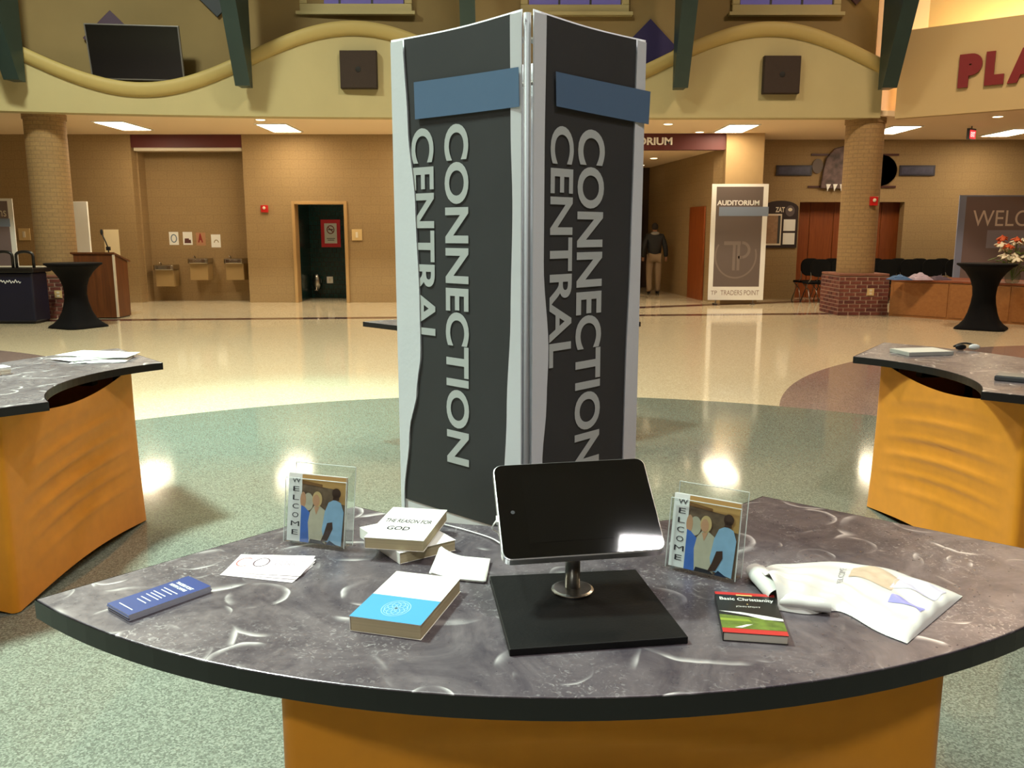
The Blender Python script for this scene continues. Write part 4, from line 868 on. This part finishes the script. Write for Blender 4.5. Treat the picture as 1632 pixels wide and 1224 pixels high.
# cocktail tables
def cocktail(x, y, rz, lb):
    t = thing('cocktail_table', lb, 'table', (x, y, 0), rz, group='black cocktail tables')
    prof = [(.455, .0), (.445, .025), (.375, .07), (.295, .15), (.235, .27), (.19, .43), (.175, .56), (.187, .70), (.23, .83), (.31, .95), (.40, 1.035), (.445, 1.06)]
    def mod(a, z):
        k = max(0, 1-z/.5)**1.5; return 1+k*(.20*abs(cos(2*a))**3-.16)
    MB().lathe(prof, 64, mod=mod).build('cover', M_blackcloth, t, local=True, smooth=True); MB().lathe([(.445, 1.06), (.45, 1.065), (.45, 1.085), (.445, 1.09)], 48).build('table_top', M_blackcloth, t, local=True)
cocktail(-7.42, 14.45, .3, 'black stretch covered cocktail table in front of the lectern'); cocktail(7.89, 14.2, .15, 'black stretch covered cocktail table in front of the wooden counter')
# recycling bin
t = thing('litter_bin', 'navy twin litter bin with black hooped lid beside the brick column', 'bin', (-8.85, 15.2, 0))
MB().bb(-9.40, -8.42, 14.95, 15.45, .03, .90).build('body', mat('navy_plastic', (16, 18, 44), .45), t, bevel=.03); MB().bb(-9.46, -8.36, 14.90, 15.50, .90, .985).build('rim', M_black, t, bevel=.015)
for k in range(3):
    x0 = -9.45+k*.365; b = MB(); b.tube([(x0+.03, 15.0, .98), (x0+.03, 15.0, 1.18)]+[(x0+.18-.15*cos(pi*i/12), 15.0, 1.18+.085*sin(pi*i/12)**.7) for i in range(1, 12)]+[(x0+.33, 15.0, 1.18), (x0+.33, 15.0, .98)], .026, 8); b.build('hoop', M_black, t, smooth=True)
MB().bb(-9.42, -8.38, 15.25, 15.45, .98, 1.0).build('lid_plate', M_offwhite, t); b = MB()
b.tube([(-8.98+.36*i/40, 14.943, .745+.022*sin(i*1.1)+.012*sin(i*.47)) for i in range(41)], .006, 5); b.build('script_mark', M_inkwhite, t)
MB().bb(-9.38, -8.44, 14.97, 15.43, .001, .03).build('base', M_black, t)
def stand(name, label, x0, x1, z0, z1, y, frame, pm, deco, cat='sign'):
    t = thing(name, label, cat, ((x0+x1)/2, y, 0)); MB().bb(x0, x1, y-.012, y+.012, z0, z1).build('panel', frame, t, bevel=.003); f3 = Fr((x0, y-.0125, z0), (1, 0, 0), (0, 0, 1)); deco(f3, t, x1-x0, z1-z0)
    for xx in (x0+.18, x1-.22):
        b = MB(); b.bb(xx-.03, xx+.03, y-.06, y+.16, .001, .025); b.bb(xx-.012, xx+.012, y+.012, y+.03, .02, z1*.6); b.build('foot', M_steel, t)
    return t
M_sgrey = mat('sign_grey_print', (104, 92, 88), .55); M_fade = mat('faded_logo', (126, 114, 108), .55)
def d_aud(f, t, w, h):
    b = MB(); f.rect(b, .10, w-.11, .30, h-.06, .001); pr = b.build('print', M_sgrey, t)
    b = MB(); f.text(b, 'AUDITORIUM', .12, w-.19, h-.46, h-.35, .003, 0, .03); b.build('lettering', M_white, pr)
    b = MB(); f.rect(b, .17, w+.02, h-.69, h-.49, .004); b.build('tape_strip', mat('sign_tape', (128, 142, 166), .5), pr)
    b = MB(); cx, cy = w*.47, .98; f.ring(b, cx, cy, .47, .50, .035, .003, t0=2.6, t1=6.6); f.rect(b, cx-.27, cx+.10, cy+.24, cy+.32, .003); f.rect(b, cx-.07, cx-.01, cy-.32, cy+.24, .003); f.rect(b, cx+.03, cx+.09, cy-.32, cy+.24, .003); f.ring(b, cx+.13, cy+.13, .19, .19, .06, .003, t0=-pi/2, t1=pi/2); f.rect(b, cx+.05, cx+.14, cy-.06, cy, .003); b.build('emblem', M_fade, pr)
    b = MB(); f.text(b, 'TRADERS POINT', .28, w-.10, .11, .22, .002, 0, .0); b.build('lettering', mat('sign_brown_ink', (146, 124, 116), .6), t); b = MB(); f.text(b, 'TP', .06, .20, .12, .21, .002, 0, 0); b.build('emblem', mat('sign_brown_ink', (146, 124, 116), .6), t)
stand('auditorium_sign_stand', 'tall white framed AUDITORIUM sign stand before the pilaster', 4.39, 5.63, .10, 2.64, 19.05, M_white, M_sgrey, d_aud)
def d_wel(f, t, w, h):
    b = MB(); f.rect(b, .14, w-.14, .03, h-.03, .001); pr = b.build('print', mat('plum_grey_print', (136, 118, 118), .6), t)
    b = MB(); f.text(b, 'WELCOME', .30, w-.30, h-.62, h-.30, .003, 0, .0); b.build('lettering', mat('warm_white_ink', (240, 224, 214), .6), pr); b = MB(); f.rect(b, .62, w-.62, h-1.06, h-.70, .004); b.build('tape_strip', mat('mauve_tape', (160, 156, 172), .6), pr)
stand('welcome_backdrop', 'wide plum grey WELCOME backdrop with blue edges behind the counter', 9.09, 11.69, .03, 2.34, 17.6, mat('slate_blue_frame', (150, 160, 190), .55), None, d_wel, 'backdrop')
x1 = atY(22, 345, 17.5).x
def d_lb(f, t, w, h):
    b = MB(); f.rect(b, .06, w-.10, .2, h-.05, .001); pr = b.build('print', mat('lilac_grey_print', (120, 104, 106), .6), t); b = MB(); f.text(b, 'ons', w-.40, w-.14, h-.36, h-.24, .003, 0, .0); b.build('lettering', M_offwhite, pr); b = MB(); f.rect(b, w-.9, w-.08, h-.56, h-.40, .004); b.build('tape_strip', mat('sign_tape', (128, 142, 166), .5), pr)
stand('banner_stand', 'lilac grey banner stand with white edge beyond the navy litter bin', x1-1.25, x1, .10, 2.27, 17.5, M_white, None, d_lb, 'banner')

# ------------------------------------------------------------------ right wall things
b = MB(); arch = [(-.43, 0), (.43, 0), (.43, .93)]+[(.43*cos(pi*i/12)*1.0, .93+.18*sin(pi*i/12)) for i in range(13)]+[(-.43, .93)]
f3 = Fr((6.42, 20.695, 1.23), (1, 0, 0), (0, 0, 1)); t = thing('notice_board', 'dark arched notice board with white framed sheets beside the sign stand', 'notice board', (6.42, 20.69, 1.23))
b.prism([(x, y) for x, y in arch if True], 0, .03, fn=lambda x, y, z: f3.p(x, y, z)); b.build('board', mat('dark_plum_board', (40, 24, 26), .6), t)
b = MB(); f3.slab(b, -.38, .04, .06, .80, .03, .04); fm = b.build('sheet', M_offwhite, t); b = MB(); f3.rect(b, -.35, -.05, .10, .76, .042); b.build('sheet_print', mat('sepia_print', (150, 118, 90), .6, var=.15, scale=12), fm); b = MB(); f3.rect(b, -.05, .01, .10, .76, .042); b.build('sheet_print', M_dkgrey, fm)
for z in (.08, .40):
    b = MB(); f3.slab(b, .09, .37, z, z+.27, .03, .038); b.build('sheet', M_white, t)
b = MB(); f3.text(b, 'ZAT', -.12, .10, .84, .96, .032, 0, .03); b.build('lettering', M_offwhite, t)
b = MB(); f3.el(b, .23, .87, .11, .13, .032, 0); f3.el(b, .23, .90, .05, .04, .033, 1); b.build('emblem', [mat('grey_emblem', (92, 80, 80), .6), M_offwhite], t)
for (x, lb) in ((6.69, 'beside the notice board'), (9.61, 'beyond the tan column')):
    t = thing('wall_plaque', 'long dark blue framed plaque high on the tan wall '+lb, 'plaque', (x, 20.69, 3.04)); MB().bb(x-.42, x+.42, 20.65, 20.697, 2.92, 3.16).build('frame', mat('dark_frame', (40, 36, 52), .4), t, bevel=.005); MB().bb(x-.37, x+.37, 20.645, 20.651, 2.96, 3.12).build('panel', mat('slate_panel', (62, 62, 84), .35, var=.3, scale=9), t)
t = thing('wall_emblem', 'dark carved wall emblem with bars and round boss behind the tan column', 'emblem', (8.1, 20.69, 2.6)); f3 = Fr((8.10, 20.69, 2.62), (1, 0, 0), (0, 0, 1))
for (u0, u1, v, m) in ((-1.02, 1.05, .76, 0), (-1.06, 1.03, .02, 0)):
    b = MB(); f3.slab(b, u0, u1, v, v+.045, 0, .03); b.build('bar', mat('dark_red_bar', (70, 28, 26), .5), t)
b = MB(); f3.el(b, .62, .42, .40, .36, .05, 0, 32); b.prism([(.62+.40*cos(2*pi*i/32), .42+.36*sin(2*pi*i/32)) for i in range(32)], .005, .05, fn=lambda x, y, z: f3.p(x, y, z)); b.build('boss', mat('navy_boss', (30, 34, 60), .5), t)
b = MB(); b.prism([(-.86+.13*cos(2*pi*i/20), .52+.17*sin(2*pi*i/20)) for i in range(20)], .005, .04, fn=lambda x, y, z: f3.p(x, y, z)); b.build('boss', mat('grey_boss', (96, 84, 78), .6), t)
b = MB(); b.prism([(-.78, 0), (.2, -.02), (.3, .3), (.24, .7), (.1, .96), (-.2, 1.0), (-.5, .92), (-.68, .7), (-.74, .4)], .03, .09, fn=lambda x, y, z: f3.p(x, y, z)); em = b.build('shield', mat('brown_carving', (92, 72, 70), .6, var=.55, scale=7), t, bevel=.02)
for k in range(4):
    b = MB(); b.prism([(-.62+k*.16, -.06), (-.55+k*.16, .10), (-.66+k*.16, .10)], .09, .12, fn=lambda x, y, z: f3.p(x, y, z)); b.build('tooth', M_white, em)
# chairs in a row
def make_chair():
    M_ch = mat('chair_black', (8, 8, 9), .9, spec=.2)
    t = thing('stacking_chair', 'black rounded back stacking chair in the back row against the tan wall', 'chair', group='black chairs along the wall'); f3 = Fr((0, -.22, .80), (1, 0, 0), (0, .12, 1))
    MB().prism(rr(.46, .40, .16, 6), -.02, .02, fn=lambda x, y, z: f3.p(x, y, z)).build('backrest', M_ch, t, local=True, bevel=.008)
    MB().prism(rr(.46, .44, .08, 5), .43, .475, M=Matrix.Translation((0, .05, 0))).build('seat', M_ch, t, local=True, bevel=.012)
    for sx in (-1, 1):
        b = MB(); b.tube([(sx*.21, -.20, .86), (sx*.21, -.23, .55), (sx*.21, -.06, .43), (sx*.22, .26, .0)], .012, 8); b.build('leg', M_steel, t, local=True, smooth=True)
        b = MB(); b.tube([(sx*.20, .22, .43), (sx*.20, -.10, .30), (sx*.22, -.28, .0)], .012, 8); b.build('leg', M_steel, t, local=True, smooth=True)
    return t
ch = make_chair(); ch.location = (6.95, 20.15, 0); ch.rotation_euler.z = .06
for i in range(1, 15):
    row = i % 2; k = copytree(ch); k.location = ((6.97 if row else 6.95)+(i//2)*.51, 20.15-.60*row+.02*sin(i*2.3), 0); k.rotation_euler.z = .07*sin(i*1.7)
    if row: k['label'] = 'black rounded back stacking chair in the front row before the tan wall'
# counter
p0 = V(7.32, 16.44, 0); dr = V(.70, -.714, 0).normalized(); bk = V(-dr.y, dr.x, 0)
t = thing('wooden_counter', 'long low honey wood counter angled out from the tan column', 'counter', p0+dr*2+bk*.6)
q = [p0, p0+dr*5.2, p0+dr*5.2+bk*1.2, p0+bk*1.2]; MB().prism([(v.x, v.y) for v in q], .001, .68).build('body', M_wood, t)
q = [p0-bk*.03+dr*.01, p0+dr*5.23-bk*.03, p0+dr*5.23+bk*1.23, p0+bk*1.23+dr*.01]; MB().prism([(v.x, v.y) for v in q], .68, .72).build('worktop', wood_mat('red_brown_ledge', (120, 56, 26), (146, 74, 36)), t, bevel=.006)
for k in range(5):
    f3 = Fr(p0+dr*(.06+k*1.03)-bk*.002, dr, (0, 0, 1)); b = MB(); f3.slab(b, 0, .99, .04, .66, 0, .012); b.build('panel', M_wood, t, bevel=.004)
# clothes on the counter
for (px, py, rx, ry, rz_, col, lb) in ((1444, 440, .22, .20, .07, (70, 104, 150), 'blue folded shirt on the wooden counter'), (1477, 436, .22, .2, .10, (186, 168, 186), 'pale pink folded shirt on the wooden counter'), (1509, 440, .2, .2, .06, (86, 70, 86), 'dark mauve crumpled cloth on the wooden counter')):
    c = atZ(px, 447, .722); t = thing('folded_cloth', lb, 'cloth', (c.x, c.y+.25, .722)); b = MB(); cc = V(c.x, c.y+.28, .722)
    def cf(u, v, cc=cc, rx=rx, ry=ry, hz=rz_):
        e = (max(0, sin(pi*u))*max(0, sin(pi*v)))**.45; return cc+V((u-.5)*2*rx*.8, (v-.5)*2*ry, .001+hz*e*(1+.25*sin(11*u+5*v)+.15*sin(17*v)))
    b.grid(cf, 24, 14); b.build('fabric', mat('cloth_'+lb.split()[0], col, .85, var=.15, scale=9), t, smooth=True); b = MB(); b.tube([cf(.12+.76*i/20, .25+.1*sin(i*.5))+V(0, 0, .004) for i in range(21)], .006, 6); b.build('fold', MATS['cloth_'+lb.split()[0]], t, smooth=True)
# flowers
c = atZ(1614, 452, .722)+V(.1, .2, 0); t = thing('flower_vase', 'glass vase of white and orange flowers with leaves on the wooden counter', 'flowers', (c.x, c.y, .722))
MB().lathe([(.09, .0), (.11, .02), (.13, .12), (.10, .22), (.13, .28)], 24, c=(c.x, c.y, .722)).build('vase', clear_mat('vase_glass', (220, 230, 220)), t, smooth=True)
rnd = random.Random(3); M_leaf = mat('leaf_green', (86, 104, 40), .6, var=.25, scale=12); M_fw = mat('petal_white', (236, 226, 200), .6); M_fo = mat('petal_orange', (196, 84, 40), .6)
for k in range(20):
    a = rnd.uniform(0, 2*pi); r = rnd.uniform(.05, .46); z = rnd.uniform(.36, .92)-.3*r; hd = V(c.x+r*cos(a)*1.1, c.y+r*sin(a)*.6, .722+z)
    b = MB(); b.tube([(c.x, c.y, .76), (c.x+(hd.x-c.x)*.4, c.y+(hd.y-c.y)*.4, .722+.6*z), hd], .005, 5); b.build('stem', M_leaf, t)
    b = MB(); m = M_fo if k % 4 == 0 else M_fw
    for j in range(6):
        R = Matrix.Rotation(2*pi*j/6+rnd.random(), 4, 'Z')@Matrix.Rotation(rnd.uniform(.3, .9), 4, 'Y'); b.ell(hd+(R@V(.06, 0, 0)), (.068, .038, .013), 8, 5, M=R)
    b.ell(hd, (.022, .022, .022), 8, 6); b.build('blossom', m, t, smooth=True)
for k in range(26):
    a = rnd.uniform(0, 2*pi); r = rnd.uniform(.08, .5); z = .28+rnd.uniform(0, .40)-.15*r; R = Matrix.Rotation(a, 4, 'Z')@Matrix.Rotation(rnd.uniform(-.5, .5), 4, 'Y')
    b = MB(); b.ell((c.x+r*cos(a)*1.1, c.y+r*sin(a)*.6, .722+z), (.10, .035, .006), 10, 5, M=R); b.build('leaf', M_leaf, t, smooth=True)

# ------------------------------------------------------------------ person walking into the corridor, seen from behind
def skin(name, verts, edges, radii, m, parent, sub=2):
    me = bpy.data.meshes.new(name); me.from_pydata(verts, edges, []); o = bpy.data.objects.new(name, me); C.objects.link(o)
    o.modifiers.new('skin', 'SKIN'); l = me.skin_vertices[0].data
    for i, r in enumerate(radii): l[i].radius = r if isinstance(r, tuple) else (r, r); l[i].use_root = (i == 0)
    s = o.modifiers.new('sub', 'SUBSURF'); s.levels = s.render_levels = sub; bpy.context.view_layer.update()
    m2 = bpy.data.meshes.new_from_object(o.evaluated_get(bpy.context.evaluated_depsgraph_get())); bpy.data.objects.remove(o)
    m2.materials.clear(); m2.materials.append(m); m2.polygons.foreach_set('use_smooth', [True]*len(m2.polygons)); o = bpy.data.objects.new(name, m2); C.objects.link(o); o.parent = parent; return o
pc = atZ(1041, 469, 0); pr = thing('person', 'person in black jacket and khaki trousers walking away into the corridor', 'person', (pc.x, pc.y, 0))
H_ = 1.84/1.78
J = dict(pel=(0, 0, .98), wai=(0, .0, 1.12), che=(0, .02, 1.32), nek=(0, .03, 1.50), hea=(0, .05, 1.60), cro=(0, .05, 1.74), ls=(-.19, .02, 1.44), le=(-.27, -.02, 1.16), lw=(-.27, .08, .92), lh=(-.265, .11, .82), rs=(.19, .02, 1.44), re=(.27, -.03, 1.16), rw=(.29, -.02, .92), rh=(.29, .0, .82),
         lhp=(-.10, 0, .92), lk=(-.11, .05, .50), la=(-.115, -.08, .09), lt=(-.13, .07, .04), rhp=(.10, 0, .92), rk=(.11, .0, .50), ra=(.12, .10, .09), rt=(.135, .24, .04))
def sk(name, chain_r, edges, m):
    ks = list(chain_r); return skin(name, [V(*J[k])*H_ for k in ks], [(ks.index(a), ks.index(b)) for a, b in edges], [tuple(q*H_ for q in r) if isinstance(r, tuple) else r*H_ for r in chain_r.values()], m, pr)
body = sk('body', dict(pel=(.14, .10), wai=(.13, .09), che=(.15, .10), nek=.055, hea=(.075, .09), cro=(.065, .075), ls=.06, le=.045, lw=.032, lh=.04, rs=.06, re=.045, rw=.032, rh=.04, lhp=.085, lk=.06, la=.04, lt=.035, rhp=.085, rk=.06, ra=.04, rt=.035),
   [('pel', 'wai'), ('wai', 'che'), ('che', 'nek'), ('nek', 'hea'), ('hea', 'cro'), ('che', 'ls'), ('ls', 'le'), ('le', 'lw'), ('lw', 'lh'), ('che', 'rs'), ('rs', 're'), ('re', 'rw'), ('rw', 'rh'), ('pel', 'lhp'), ('lhp', 'lk'), ('lk', 'la'), ('la', 'lt'), ('pel', 'rhp'), ('rhp', 'rk'), ('rk', 'ra'), ('ra', 'rt')], mat('person_skin', (150, 106, 80), .6))
J['pel'] = (0, 0, .90)
sk('jacket', dict(pel=(.19, .14), wai=(.18, .13), che=(.20, .14), nek=.07, ls=.085, le=.07, lw=.055, rs=.085, re=.07, rw=.055), [('pel', 'wai'), ('wai', 'che'), ('che', 'nek'), ('che', 'ls'), ('ls', 'le'), ('le', 'lw'), ('che', 'rs'), ('rs', 're'), ('re', 'rw')], mat('black_jacket', (18, 17, 18), .7))
J['pel'] = (0, 0, .93); J['la'] = (-.115, -.08, .06); J['ra'] = (.12, .10, .06)
sk('trousers', dict(pel=(.165, .12), lhp=.115, lk=.085, la=.07, rhp=.115, rk=.085, ra=.07), [('pel', 'lhp'), ('lhp', 'lk'), ('lk', 'la'), ('pel', 'rhp'), ('rhp', 'rk'), ('rk', 'ra')], mat('khaki_cloth', (140, 118, 92), .85))
b = MB(); b.ell(V(0, .03, 1.68)*H_, (.088, .105, .10), 16, 10); o = b.build('hair', mat('dark_hair', (36, 28, 22), .8), pr, local=True, smooth=True)
b = MB(); b.ell(V(0, -.01, 1.515)*H_, (.12, .09, .05), 16, 8); b.build('hood', mat('grey_hood', (150, 146, 140), .8), pr, local=True, smooth=True)
for sx, y in ((-.12, -.01), (.128, .17)):
    b = MB(); b.ell((sx*H_, y*H_, .045), (.05, .14, .045), 14, 8); b.build('shoe', M_black, pr, local=True, smooth=True)
